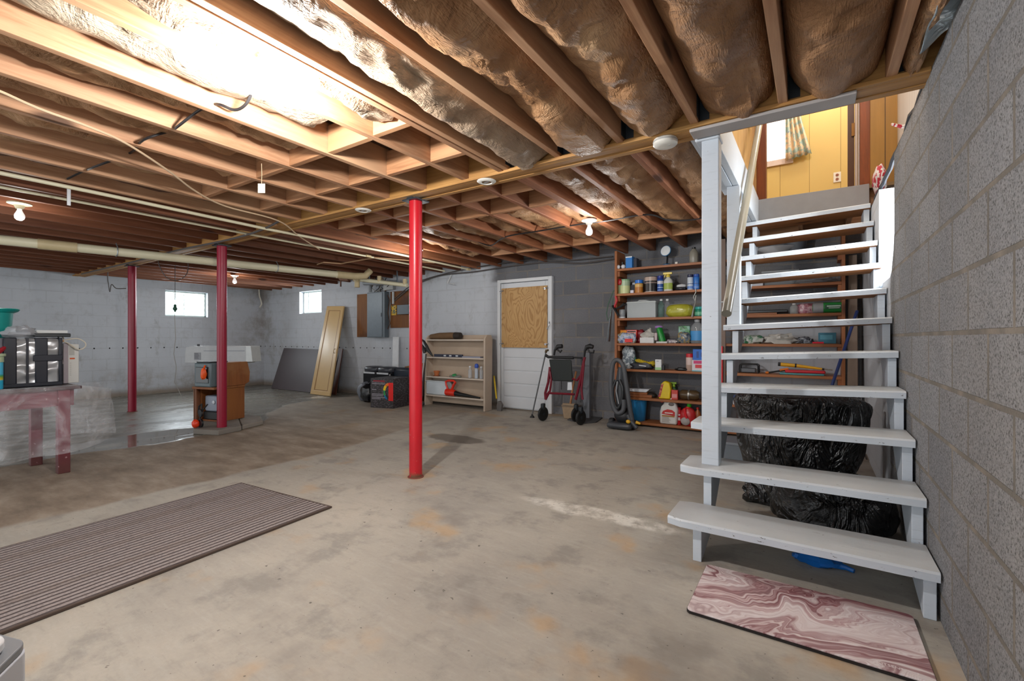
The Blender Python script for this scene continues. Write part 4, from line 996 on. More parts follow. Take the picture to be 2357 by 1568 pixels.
q = bs(1005, 0, .06); a_ = bs(984, 0, .06); b_2 = bs(1032, 0, .06)
t = thing('storage_bin', 'white plastic bin on the bottom shelf of the bookcase', 'bin', a_)
MB().prism([(a_.x, q.y-.04), (b_2.x, q.y-.04), (b_2.x, q.y+.10), (a_.x, q.y+.10)], shz[0], shz[0]+.22, 'z').build('tub', plain('#cdd6dc', .35), t, world=True, bevel=.02)
MB().box(a_.x-.008, b_2.x+.008, q.y-.046, q.y+.106, shz[0]+.214, shz[0]+.228).build('rim', plain('#dbe2e6', .35), t, world=True, bevel=.004)
# red leaf blower
a_ = bs(1024, 0, .01); L_ = bs(1105, 0, .01)
t = thing('leaf_blower', 'orange-red leaf blower with a long black nozzle on the bookcase bottom shelf', 'leaf blower', a_)
RED = plain('#d8301c', .35)
c0 = Vector((a_.x+.09, a_.y, shz[0]+.065))
MB().tube([c0+Vector((-.07, 0, -.005)), c0+Vector((-.05, 0, 0)), c0+Vector((.09, 0, -.005)), c0+Vector((.13, 0, -.008))], [.035, .058, .055, .045], 14).build('motor_housing', RED, t, world=True)
MB().tube([c0+Vector((-.03, 0, .05)), c0+Vector((-.065, 0, .12)), c0+Vector((-.07, 0, .165)), c0+Vector((-.02, 0, .185)), c0+Vector((.10, 0, .185)), c0+Vector((.13, 0, .16)), c0+Vector((.10, 0, .13)), c0+Vector((.06, 0, .05))], [.016, .016, .017, .018, .018, .02, .022, .02], 10).build('handle', RED, t, world=True)
MB().tube([c0+Vector((.12, 0, -.008)), c0+Vector((.22, 0, -.02)), Vector((L_.x, a_.y, shz[0]+.016))], [.042, .033, .012], 12).build('nozzle', plain('#151617', .45), t, world=True)
# yellow-handled broom between bookcase and door
q = U(1139, 940, Y=5.68)
t = thing('yellow_broom', 'short yellow-handled broom standing between the bookcase and the door', 'broom', (q.x, 5.72, 0))
MB().tube([U(1137, 866, Y=5.90), U(1143, 918, Y=5.72)], .013, 10).build('handle', plain('#d9b92b', .4), t, world=True)
MB().prism([(-.035, .0), (.035, .0), (.05, .10), (.012, .15), (-.02, .15), (-.045, .08)][::-1], -.015, .03, 'y').build('brush', plain('#6d6a68', .8), t, loc=(.03, .04, 0))

# ------------------------------------------------------------------ grass trimmer by the bookcase
t = thing('string_trimmer', 'cordless trimmer standing upright with a black loop handle, left of the bookcase', 'trimmer', (U(968, 925, Y=5.3).x, 5.3, 0))
BK = plain('#17181a', .45)
Yt = 5.38
P = lambda px, py: U(px, py, Y=Yt)
MB().tube([P(978, 815), P(973, 860), P(969, 890)], .011, 10).build('shaft', plain('#b9bcbf', .3, .6), t, world=True)
MB().tube([P(981, 815), P(977, 860), P(974, 890)], .008, 10).build('black_tube', BK, t, world=True)
MB().tube([P(969, 885), P(967, 900), P(966, 914)], [.02, .032, .04], 12).ball((P(966, 918).x, Yt, .055), (.09, .07, .05), 14).build('motor_foot', plain('#2b2c2e', .5), t, world=True)
MB().tube([P(978, 812), P(974, 800), P(968, 792), P(966, 785), P(970, 782), P(976, 786), P(982, 797), P(985, 806), P(996, 820)], [.028, .026, .020, .016, .016, .018, .024, .03, .010], 10).tube([P(974, 800), P(985, 808)], .02, 8).build('loop_handle', BK, t, world=True)

# ------------------------------------------------------------------ boxes, chairs and bag to the left of it
t = thing('printed_carton', 'dark printed carton with a rainbow arc and red flap, left of the nearest post', 'carton', (U(890, 935, Z=0).x, 5.0, 0))
f0, f1 = U(853, 938, Z=0), U(905, 941, Z=0)      # front lower edge, left face
f2 = U(950, 932, Z=0)
hz = U(905, 872, Y=f1.y).z
n = NT('dark_carton_print'); n.set('Base Color', n.mix(n.sm(n.noise(n.map(None, (14, 14, 40)), 2, 1), .55, .6), '#2f2b2d', '#5c565a')).set('Roughness', .35)
bk_ = (f2-f1); dn = Vector((f0.x-f1.x, f0.y-f1.y, 0))
m = MB(); m.add([f1, f2, f2+dn, f0], []); 
pts = [(f0.x, f0.y), (f1.x, f1.y), (f2.x, f2.y), (f0.x+bk_.x, f0.y+bk_.y)]
MB().prism(pts, 0, hz, 'z').build('carton_body', n.m, t, world=True, smooth=False, bevel=.003)
un = (f1-f0).normalized(); nn = Vector((un.y, -un.x, 0)); nn = nn if nn.y < 0 else -nn
ub = bk_.normalized(); nb = Vector((ub.y, -ub.x, 0)); nb = nb if nb.y < 0 else -nb
def face_quad(m, o, uu, nrm, x0, x1, z0, z1, off=.002):
    vs = [o+uu*x0+nrm*off+Vector((0, 0, z0)), o+uu*x1+nrm*off+Vector((0, 0, z0)), o+uu*x1+nrm*off+Vector((0, 0, z1)), o+uu*x0+nrm*off+Vector((0, 0, z1))]
    vs += [v-nrm*off for v in vs]; m.add(vs, [(0, 1, 2, 3), (0, 4, 5, 1), (1, 5, 6, 2), (2, 6, 7, 3), (3, 7, 4, 0)]); return m
W1 = (f1-f0).length; W2 = bk_.length
face_quad(MB(), f0, un, nn, W1*.80, W1, .12, hz*.86).build('red_panel', plain('#e01b16', .35), t, world=True)
face_quad(MB(), f1, ub, nb, 0, W2*.28, .10, hz*.62).build('red_panel', plain('#e01b16', .35), t, world=True)
face_quad(MB(), f1, ub, nb, 0.0, W2*.9, hz*.62, hz*.86).build('pink_flap', plain('#b4707a', .4), t, world=True)
cols = ['#e8731c', '#f0c91d', '#2f9a4e', '#1f7fb4']
for k, cc in enumerate(cols):
    m = MB(); a0 = PI*.5+k*PI*.22; c0 = f0+un*(W1*.80)+Vector((0, 0, hz*.55))
    pts = []
    for s_ in range(4):
        aa = a0+PI*.22*s_/3; pts.append(c0+un*(math.cos(aa)*.08)+Vector((0, 0, math.sin(aa)*.12))+nn*.003)
    m.tube(pts, .022, 6, sq=(1, .15)); m.build('rainbow_band', plain(cc, .4), t, world=True)
m = MB(); 
for k, (a0, w_, z_) in enumerate(((.08, .5, .86), (.08, .55, .80), (.06, .2, .60), (.06, .62, .45), (.06, .5, .40), (.06, .6, .34), (.06, .4, .29))):
    face_quad(m, f0, un, nn, W1*a0, W1*(a0+w_), hz*z_, hz*(z_+.028))
m.build('print_lines', plain('#8e8a92', .5), t, world=True)
face_quad(MB(), f0, un, nn, W1*.12, W1*.62, hz*.87, hz*.93).build('red_title', plain('#8f1f2e', .5), t, world=True)
# two-part black and grey tote behind
q = U(872, 880, Y=5.45)
t = thing('folded_seat', 'glossy black padded seat with grey trim behind the printed carton', 'seat', (q.x, 5.40, 0))
GL = plain('#101217', .18); GR = plain('#3a3c42', .3)
w0, w1 = U(845, 880, Y=5.55).x, U(907, 880, Y=5.55).x
MB().box(w0, w1, 5.45, 5.71, 0.0, .52).build('lower_case', GL, t, world=True, bevel=.03)
for a_, b_2 in ((w0, w0+(w1-w0)*.5), (w0+(w1-w0)*.5, w1)):
    MB().ball(((a_+b_2)/2, 5.58, .555), ((b_2-a_)*.52, .14, .06), 16, pw=.6).build('cushion', GR, t, world=True)
    MB().box(a_+.03, b_2-.03, 5.442, 5.452, .48, .51).build('trim_strip', plain('#c9ccd0', .3), t, world=True, bevel=.004)
t = thing('suitcase', 'large black suitcase standing right of the printed carton behind the nearest post', 'suitcase', (U(945, 930, Y=5.2).x, 5.2, 0))
s0, s1 = U(909, 900, Y=5.62).x, U(964, 900, Y=5.62).x
MB().box(s0, s1, 5.55, 5.74, .03, .60).build('shell', plain('#1c2532', .45), t, world=True, bevel=.05)
MB().box(s1-.05, s1+.002, 5.54, 5.75, .10, .56).build('side_trim', plain('#5a5f66', .5), t, world=True, bevel=.02)
MB().box(s0+.05, s0+.10, 5.56, 5.72, 0, .03).box(s1-.1, s1-.05, 5.56, 5.72, 0, .03).build('foot', BK, t, world=True)
solo(slab(MB(), Vector((s0+.02, 5.80, 0)), Vector((s1+.02, 5.80, 0)), Vector((s1+.03, 5.84, .70)), Vector((s0+.03, 5.84, .60)), .02), 'picture_frame', 'brown wooden frame showing behind the black suitcase', 'frame', plain('#8a5c26', .5), smooth=False)
# duffel and shoes at far left
q = U(832, 925, Z=0)
t = thing('duffel_bag', 'grey and black bag slumped on the floor left of the printed carton', 'bag', (q.x, q.y+.1, 0))
MB().ball((-.03, .0, .16), (.13, .12, .17), 16, nz=.2, seed=4, flat=-.16).build('grey_side', plain('#6f737c', .5), t)
MB().ball((.12, -.04, .15), (.13, .14, .16), 16, nz=.35, seed=6, flat=-.15).build('black_side', plain('#15161a', .3), t)

# ------------------------------------------------------------------ brown cabinet on its slab behind the middle post
sl = thing('concrete_slab', 'low pale concrete slab under the brown cabinet', 'slab', (-6.4, 3.0, 0))
p0, p1, p2, p3 = U(428, 1000, Z=0.0), U(505, 1006, Z=0), U(608, 975, Z=.03), U(560, 945, Z=.06)
m = MB().prism([(-6.66, 2.58), (-6.25, 2.68), (-5.93, 2.86), (-6.18, 3.40), (-7.10, 3.18)], 0, .055, 'z')
m = MB().prism([(p.x, p.y) for p in (U(445, 1000, Z=.0), U(502, 1003, Z=.0), U(556, 992, Z=0), U(545, 955, Z=.05), U(452, 960, Z=.05))], 0, .06, 'z').build('front_block', plain('#7e7870', .85, 0, .2, 5, .4), sl, world=True, smooth=False, bevel=.01)
MB().prism([(p.x, p.y) for p in (U(557, 990, Z=.0), U(606, 978, Z=.0), U(600, 958, Z=.05), U(546, 954, Z=.05))], 0, .055, 'z').build('side_block', plain('#8c857c', .85, 0, .2, 5, .4), sl, world=True, smooth=False, bevel=.012)
# the cabinet: its long side faces the stairs
ca, cb = U(506, 972, Z=.06), U(560, 962, Z=.06)
cc_, cd_ = ca, cb
fwd_ = (cb-ca).normalized(); lf = Vector((-fwd_.y, fwd_.x, 0)); lf = lf if lf.x < 0 else -lf
W = (cb-ca).length+.02; D_ = .34
t = thing('brown_cabinet', 'worn brown cabinet with an open left side and rounded upper box, behind the middle post', 'cabinet', ca)
ang = math.atan2(fwd_.y, fwd_.x); t.rotation_euler = (0, 0, ang)     # local x runs along the visible face, local y goes away/left
HC = .74
W_ = W
MB().box(0, W_, 0, .02, 0, .44).box(W_-.02, W_, .02, D_, 0, .44).box(0, W_, D_-.02, D_, 0, .44).box(0, W_, 0.02, D_-.02, 0, .02).build('lower_case', MAT['cab_wood'], t, smooth=False, bevel=.004)
prof = [(-.0, .44), (W_*.96, .44), (W_+.05, .47), (W_+.06, .60), (W_+.02, HC), (0, HC)]
MB().prism(prof, -.025, .0, 'y').build('upper_case', MAT['cab_wood'], t, smooth=False, bevel=.004)
MB().box(0, W_+.02, 0, D_, HC-.02, HC).box(W_-.0, W_+.02, 0, D_, .44, HC-.02).box(0, W_, D_-.02, D_, .44, HC-.02).build('upper_frame', MAT['cab_wood'], t, smooth=False, bevel=.003)
MB().box(-.09, W_, -.012, D_+.02, .41, .44).build('shelf_board', MAT['cab_wood'], t, smooth=False, bevel=.004)
MB().box(-.07, -.045, D_-.03, D_+.01, 0, .41).box(-.07, 0, D_-.005, D_+.02, 0, .41).build('side_frame', plain('#7a4a2c', .6), t, smooth=False)
# old monitor-like heater on the shelf
def at_d(px, py, D): return U(px, py, D=D)
t = thing('space_heater', 'dark glass-fronted grey appliance on the open side of the brown cabinet', 'heater', at_d(445, 880, 6.15)); t.rotation_euler = (0, 0, ang); 
loc = ca-fwd_*.045+Vector((0, 0, .44)); t.location = loc+lf*.0
t.location = Vector((loc.x, loc.y, .44+.06)); 
D0 = .31
MB().box(-.055, .20, .03, D0, 0.0, .30).build('housing', plain('#5c6b70', .4), t, bevel=.015)
MB().box(-.060, -.05, .06, D0-.03, .05, .25).build('glass_front', plain('#0c1518', .12), t, bevel=.006)
MB().box(-.05, .20, .05, D0-.03, .298, .318).build('top_grip', plain('#2e3234', .4), t, bevel=.008)
t.location.z = .50
oc = Vector((loc.x, loc.y, .50))+Rz(ang) @ Vector((-.088, .10, .17))
solo(MB().ball(oc, (.03, .035, .07), 12, nz=.25, seed=1).tube([oc+Vector((0, 0, .06)), oc+Rz(ang) @ Vector((.024, .01, .10))], .01, 6), 'orange_glove', 'orange glove hanging at the upper left of the brown cabinet', 'glove', plain('#ef5a1c', .4))
t = thing('appliance', 'small grey and black appliance low in the open side of the brown cabinet', 'appliance', (loc.x, loc.y, .08)); t.rotation_euler = (0, 0, ang)
MB().box(.06, .25, .05, .28, .10, .30).build('grey_housing', plain('#8f97a6', .4), t, bevel=.02)
MB().box(.05, .26, .04, .29, 0, .10).build('black_base', plain('#121314', .5), t, bevel=.01)
MB().ball((.055, .12, .22), (.012, .025, .025), 12).build('knob', plain('#cfd6de', .3), t)
t = thing('wheeled_tool', 'black and orange-red tool with small wheels on the slab edge by the puddle', 'tool', U(462, 985, Z=.06))
q = Vector(t.location)
MB().tube([q+Vector((0, 0, .03)), q+Vector((-.02, 0, .1)), q+Vector((-.06, .05, .2)), q+Vector((-.06, .1, .26))], .008, 6).tube([q+Vector((-.06, .0, .17)), q+Vector((-.11, .03, .24)), q+Vector((-.05, .03, .27)), q+Vector((-.02, .02, .19)), q+Vector((-.06, .0, .17))], .010, 6).build('frame', BK, t, world=True)
for dz, rr in ((.045, .05), (.16, .045)):
    MB().lathe([(rr*.5, -.012), (rr, -.01), (rr, .01), (rr*.5, .012)], q+Vector((.0, 0, dz+.01)), 16, R=Rx(PI/2)).build('wheel', BK, t, world=True)
MB().ball(q+Vector((-.03, -.04, .05)), (.045, .04, .05), 12, nz=.2, flat=-.045).build('orange_guard', plain('#e8401c', .35), t, world=True)
# long pale housing on a stool behind the cabinet
aL, aR = U(425, 836, D=6.95), U(582, 832, D=6.95)
zb_, zt_ = U(500, 836, D=6.95).z, U(500, 797, D=6.95).z
t = thing('appliance_cover', 'long pale grey plastic housing with a label, behind the brown cabinet', 'housing', (aL.x, aL.y, zb_))
dv = Vector((aR.x-aL.x, aR.y-aL.y, 0)); Lc = dv.length; t.rotation_euler = (0, 0, math.atan2(dv.y, dv.x))
hh = zt_-zb_
MB().prism([(0, 0), (Lc*.90, .0), (Lc*.90, hh), (.08, hh), (.02, hh*.93), (.005, hh*.6)], 0, .25, 'y').build('shell', plain('#b4b6b8', .4), t, bevel=.006, smooth=False)
MB().prism([(Lc*.90, .02), (Lc, .02), (Lc*.975, hh), (Lc*.90, hh)], -.01, .24, 'y').build('end_plate', plain('#d3d8d8', .4), t, bevel=.004, smooth=False)
MB().box(Lc*.14, Lc*.24, -.002, .002, hh*.18, hh*.62).build('label', plain('#8c8d92', .5), t)
m = MB()
for k in range(5): m.box(Lc*.145, Lc*(.2+.008*(k % 3)), -.004, -.001, hh*(.55-.07*k), hh*(.58-.07*k))
m.build('print_lines', plain('#4e4f55', .5), t)
MB().lathe([(.018, 0), (.018, .03)], (.14, .1, hh), 12).build('cap', plain('#4a4c50', .5), t)
MB().box(Lc*.28, Lc*.88, -.004, .0, hh*.70, hh*.74).build('moulded_line', plain('#8a8e94', .5), t)
sx = thing('stool', 'plain wooden stool under the long pale housing, behind the brown cabinet', 'stool', (t.location.x, t.location.y, 0)); sx.rotation_euler = t.rotation_euler
MB().box(.38, .72, .02, .24, zb_-.03, zb_).build('seat', MAT['cab_wood'], sx)
for X_ in (.39, .67):
    for Y_ in (.03, .19): MB().box(X_, X_+.04, Y_, Y_+.04, 0, zb_-.03).build('leg', MAT['cab_wood'], sx)

# ------------------------------------------------------------------ maroon table at the left, draped in clear plastic
TX0, TX1, TY0, TY1, TZ = -5.78, -5.10, -.75, 1.20, .71
t = thing('work_table', 'maroon painted wooden table under a clear plastic sheet', 'table', (-5.43, .2, 0))
n = NT('maroon_table_paint'); c = n.mix(n.noise(scale=5, detail=4), '#6e2836', '#863546'); z_ = n.sep()[2]
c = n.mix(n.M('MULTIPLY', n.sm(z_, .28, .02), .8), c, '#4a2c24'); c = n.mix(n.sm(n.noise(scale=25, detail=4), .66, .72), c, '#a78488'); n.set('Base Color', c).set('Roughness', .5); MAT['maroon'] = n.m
MB().box(TX0, TX1, TY0, TY1+.04, TZ-.025, TZ).build('tabletop', plain('#4d3436', .4, 0, .15, 6), t, world=True, smooth=False, bevel=.004)
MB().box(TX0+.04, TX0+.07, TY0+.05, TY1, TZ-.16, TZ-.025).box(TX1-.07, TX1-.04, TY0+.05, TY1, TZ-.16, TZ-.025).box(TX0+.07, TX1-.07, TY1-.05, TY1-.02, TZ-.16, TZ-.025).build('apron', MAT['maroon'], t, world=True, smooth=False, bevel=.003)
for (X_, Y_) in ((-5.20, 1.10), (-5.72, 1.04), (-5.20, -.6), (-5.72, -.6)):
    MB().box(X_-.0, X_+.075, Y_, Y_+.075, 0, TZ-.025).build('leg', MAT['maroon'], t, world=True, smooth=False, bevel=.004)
n = NT('clear_plastic_sheet'); crease = n.noise(scale=5, detail=5, dist=1.4); n.set('Base Color', (.75, .77, .80)).set('Roughness', .08).set('Alpha', n.ramp(crease, [(.36, .10), (.70, .36)])); n.bump(crease, .9, .05); n.set('IOR', 1.5); MAT['film'] = n.m
# path of the hanging edge seen from above: along the front, round the corner and flaring out
path = [Vector((-5.085, -.75, 0)), Vector((-5.085, .4, 0)), Vector((-5.08, 1.17, 0)), Vector((-5.12, 1.27, 0)), Vector((-5.20, 1.46, 0)), Vector((-5.42, 1.50, 0)), Vector((-5.82, 1.30, 0))]
Ls = [0]
for i in range(1, len(path)): Ls.append(Ls[-1]+(path[i]-path[i-1]).length)
def pth(s):
    s *= Ls[-1]
    for i in range(1, len(path)):
        if s <= Ls[i] or i == len(path)-1:
            k = (s-Ls[i-1])/(Ls[i]-Ls[i-1]); return path[i-1]+(path[i]-path[i-1])*k
def film(u, v):
    q = pth(u); top = .722 if q.y < 1.2 else .722-.06*min(1, (q.y-1.2)/.25)
    if q.x < -5.5: top = .70
    bot = .20+.03*math.sin(u*9)
    z = bot+(top-bot)*v; k = (1-v)
    wob = .045*k*math.sin(u*48+2*math.sin(u*13))+.03*mnoise.noise(Vector((u*16, v*3, 1)))*k
    outx = .05*k; nx, ny = (1, 0) if q.y < 1.2 else (.45, .9)
    return (q.x+nx*(wob+outx)+.004*nx, q.y+ny*(wob+outx*.6), z)
ps = thing('plastic_sheet', 'clear plastic sheet hanging over the edge of the maroon table', 'plastic sheet', (-5.1, .3, .5))
MB().grid(film, 140, 18).build('drape', MAT['film'], ps, world=True)
MB().grid(lambda u, v: (TX0+(TX1+.012-TX0)*u, TY0+(TY1+.06-TY0)*v, TZ+.004+.004*mnoise.noise(Vector((u*5, v*9, 0)))), 24, 60).build('sheet_top', MAT['film'], ps, world=True)
# the things on it
Zt = TZ+.008
cx = -5.33
A0, A1 = U(24, 880, X=-5.26), U(142, 880, X=-5.30)
t = thing('cooler_bag', 'silver and black insulated bag strapped shut on the maroon table', 'bag', (-5.4, (A0.y+A1.y)/2-.045, Zt))
n = NT('silver_fabric'); n.set('Base Color', n.mix(n.noise(scale=5, detail=3), '#8d8f92', '#c2c4c6')).set('Roughness', .3).set('Metallic', .35); n.bump(n.wave(n.map(None, (1, 1, 1), rot=(.7, .4, .3)), 4, 5, 2, 1), .8, .03); MAT['silver'] = n.m
yA, yB = -.16, .185; zT = .385
MB().box(-.18, .16, yA, yB, 0, zT).build('bag_body', MAT['silver'], t, bevel=.03)
NV = plain('#161a26', .4, 0, .2, 9)
for a_, b_2 in ((yA+.01, yA+.085), (yB-.16, yB-.085), (yB-.02, yB+.004)):
    MB().box(-.19, .168, a_, b_2, -.0, zT+.006).build('strap', NV, t, bevel=.008)
MB().box(.13, .170, yA+.135, yA+.15, 0, zT).build('seam', NV, t)
MB().box(.14, .172, yB-.17, yB, .20, .25).box(.14, .171, yA-.003, yB+.003, 0, .03).build('cross_strap', NV, t, bevel=.004)
MB().box(-.185, .165, yA-.004, yA+.008, .01, zT).build('side_panel', plain('#4b4a54', .5), t)
q = Vector((-5.38, (A0.y+A1.y)/2-.06, Zt+zT+.012))
solo(MB().ball(q+Vector((.06, -.03, .035)), (.09, .10, .05), 16, nz=.45, seed=12, flat=-.04), 'plastic_wad', 'crumpled clear plastic on top of the silver bag', 'plastic bag', glassy('plastic_wad_mat', '#b4b7bc', .6, .2))
t = thing('game_controller_tray', 'dark flat tray with a white strip on top of the silver bag', 'tray', q+Vector((.0, .16, 0)))
MB().box(-.12, .12, -.12, .10, 0, .03).build('tray', plain('#23292c', .4), t, bevel=.006)
MB().box(.02, .08, -.10, .09, .03, .055).build('white_strip', plain('#d9dcda', .35), t, bevel=.004)
# white heater with tied cord
w0_, w1_ = U(146, 875, X=-5.36), U(182, 875, X=-5.36)
t = thing('panel_heater', 'white upright metal box with an orange label, at the end of the maroon table', 'heater', (-5.42, (w0_.y+w1_.y)/2, Zt))
hw = (w1_.y-w0_.y)/2
MB().box(-.07, .06, -hw, hw, 0, .335).build('case', plain('#d6d8d4', .4, 0, .05, 6), t, bevel=.006)
MB().box(.055, .075, -hw-.004, -hw+.028, 0, .345).build('grey_rail', plain('#a29aa0', .4), t, bevel=.004)
MB().box(.0600, .062, -hw+.04, hw-.028, .205, .218).build('orange_mark', plain('#d8632c', .5), t)
m = MB()
for k in range(7): m.box(.0600, .0612, -hw+.04, hw-.05, .17-.017*k, .174-.017*k)
m.build('print_lines', plain('#a9aaa4', .5), t)
MB().box(.0600, .061, -hw+.035, hw-.03, .24, .31).build('vent_label', plain('#b9bab4', .5), t)
pw = thing('power_cord', 'cream power cord tied in loops over the white metal box', 'cord', U(140, 785, X=-5.32))
CP = lambda px, py: U(px, py, X=-5.33)
crd = plain('#d6cfbd', .5)
m = MB()
for lp in ([(143, 785), (130, 782), (112, 783), (106, 792), (112, 799), (125, 796), (143, 785)], [(143, 785), (160, 781), (180, 780), (195, 788), (197, 797), (188, 804), (176, 803), (160, 792), (143, 785)], [(143, 785), (130, 772), (126, 764), (132, 762), (140, 770), (148, 782)], [(143, 785), (140, 800), (137, 815)], [(143, 785), (137, 800), (134, 812)], [(128, 764), (133, 771)]):
    P = [CP(*q) for q in lp]; out = []
    for i in range(len(P)-1):
        p0, p1, p2, p3 = P[max(0, i-1)], P[i], P[i+1], P[min(len(P)-1, i+2)]
        for k in range(5):
            s_ = k/5; out.append(.5*((2*p1)+(p2-p0)*s_+(2*p0-5*p1+4*p2-p3)*s_*s_+(3*p1-p0-3*p2+p3)*s_**3))
    m.tube(out+[P[-1]], .0045, 7)
m.build('cord_loops', crd, pw, world=True)
MB().tube([CP(135, 812), CP(137, 825), CP(138, 838)], [.012, .018, .021], 10).build('plug', plain('#b9aeab', .4), pw, world=True)
MB().ball(CP(143, 785), .012, 10).build('tie', plain('#b98a5a', .5), pw, world=True)
# teal bucket standing on crates at the far left
q = U(2, 790, X=-5.45)
t = thing('teal_bucket', 'tall teal plastic tub at the far left end of the table', 'bucket', (-5.55, U(-8, 800, X=-5.55).y, Zt))
zt2 = U(20, 712, X=-5.5).z-Zt
MB().lathe([(.062, .0), (.068, .02), (.085, .22), (.105, .36), (.122, zt2-.03), (.15, zt2-.015), (.16, zt2-.0), (.153, zt2+.006), (.115, zt2-.02), (.10, .3), (.06, .03)], n=30).build('tub', plain('#0f8f88', .35), t)
t.location = (-5.60, t.location.y-.02, Zt)
rx = thing('red_tool', 'dark red plastic tool handle behind the spray can on the table', 'tool', (-5.25, U(8, 830, X=-5.2).y, Zt))
MB().tube([U(-6, 812, X=-5.24), U(8, 802, X=-5.24), U(21, 790, X=-5.26)], [.02, .016, .008], 8).tube([U(-6, 804, X=-5.26), U(24, 806, X=-5.28)], [.02, .03], 8).tube([U(16, 812, X=-5.27), Vector((-5.27, U(16, 850, X=-5.27).y, Zt))], [.014, .010], 8).build('handle', plain('#8f1524', .35), rx, world=True)
t = thing('spray_can', 'blue and yellow can with a pale green cap at the left table edge', 'can', (-5.17, U(3, 890, X=-5.16).y-.03, Zt))
n = NT('can_wrap'); z_ = n.sep()[2]; n.set('Base Color', n.ramp(n.M('MULTIPLY', z_, 4.0), [(0.0, '#35b0d6'), (.26, '#2ba9cf'), (.30, '#d8c42a'), (.40, '#3a9a52'), (.46, '#48b4d8')])).set('Roughness', .35)
MB().lathe([(.04, 0), (.042, .004), (.042, .20), (.038, .208)], n=22).build('can', n.m, t)
MB().lathe([(.046, .205), (.046, .245), (.056, .25), (.056, .268), (.02, .27)], n=22).build('cap', plain('#a9b99a', .45), t)

# ------------------------------------------------------------------ storage shelves along the back wall
SY = 5.70
SX0, SX1 = U(1415, 800, Y=SY).x, U(1946, 800, Y=SY).x
ZS = [2.000, 1.680, 1.365, 1.045, .715, .36, .055]
sh = thing('storage_shelves', 'long stained wooden storage shelves fixed to the grey back wall behind the stairs', 'shelves', ((SX0+SX1)/2, 5.85, 0))
mid = U(1664, 800, Y=SY).x
for k, z in enumerate(ZS):
    MB().box(SX0+.03, SX1-.03, SY, 5.995, z-.03, z).build('shelf', MAT['shelf_wood'], sh, world=True, smooth=False, bevel=.003)
for x in (SX0, SX1-.03):
    MB().box(x, x+.03, SY-.005, 5.995, 0, 2.232).build('upright', MAT['shelf_wood_z'], sh, world=True, smooth=False, bevel=.003)
MB().box(mid-.03, mid+.03, SY-.025, SY-.001, 0, 2.232).build('upright', plain('#7c685c', .6, 0, .15, 5), sh, world=True, smooth=False, bevel=.003)
for z in ZS[:5]:
    MB().box(SX0+.03, SX0+.06, SY+.02, 5.99, z-.10, z-.031).build('cleat', MAT['shelf_wood_z'], sh, world=True, smooth=False)
    MB().box(SX1-.06, SX1-.03, SY+.02, 5.99, z-.10, z-.031).build('cleat', MAT['shelf_wood_z'], sh, world=True, smooth=False)
def P3(px, k, y=5.80):
    q = U(px, 700, Y=y); return Vector((q.x, y, ZS[k]+.0005))
def wpx(px, n_, y=5.80):     # width in metres of n_ photo pixels for something facing us there
    q = U(px, 700, Y=y); return n_*mpp(q)*1.0
LINES = plain('#3c3a44', .5)
def print_lines(parent, x0, x1, y, z0, z1, n_, mat, name='print_lines', seed=1):
    r = random.Random(seed); m = MB(); dz = (z1-z0)/n_
    for k in range(n_):
        m.box(x0, x0+(x1-x0)*r.uniform(.55, 1), y-.0015, y+.0015, z0+dz*(k+.2), z0+dz*(k+.7))
    return m.build(name, mat, parent)
def can_item(px, k, w, h, body, label, cat='can', cap=None, cap_h=.0, bands=(), name='tin_can', neck=False, y=5.80, group=None):
    q = P3(px, k, y); r = wpx(px, w, y)/2; hh = wpx(px, h, y)
    t = thing(name, label, cat, q, group=group)
    hb = hh-cap_h
    if neck: prof = [(r*.92, 0), (r, .004), (r, hb*.9), (r*.8, hb*.97), (r*.6, hb)]
    else: prof = [(r*.95, 0), (r, .003), (r, hb-.004), (r*.95, hb)]
    MB().lathe(prof, n=22).build('body', plain(body, .35), t)
    for (a, b, c_) in bands:
        MB().lathe([(r*.9, hb*a), (r*1.012, hb*a), (r*1.012, hb*b), (r*.9, hb*b)], n=22).build('label_band', plain(c_, .4), t)
    if cap: MB().lathe([(r*.9, hb-.002), (r*.98, hb+.002), (r*.98, hh-.004), (r*.85, hh)], n=22).build('cap', plain(cap, .35), t)
    return t, r, hh
def box_item(px, k, w, h, d, body, label, cat='box', name='carton', panels=(), y=5.78, z0=None, rz=0.0, group=None, lines=0):
    q = P3(px, k, y); W_ = wpx(px, w, y); hh = wpx(px, h, y)
    if z0 is not None: q.z = z0
    t = thing(name, label, cat, q, rz, group)
    MB().box(-W_/2, W_/2, -.01, d-.01, 0, hh).build('body', plain(body, .5), t, smooth=False, bevel=.003)
    for (a, b, c_, e, col) in panels:
        MB().box(-W_/2+W_*a, -W_/2+W_*b, -.0125, -.0095, hh*c_, hh*e).build('printed_panel', plain(col, .45), t, smooth=False)
    if lines: print_lines(t, -W_*.35, W_*.35, -.013, hh*.2, hh*.8, lines, LINES, seed=int(px))
    return t, W_, hh
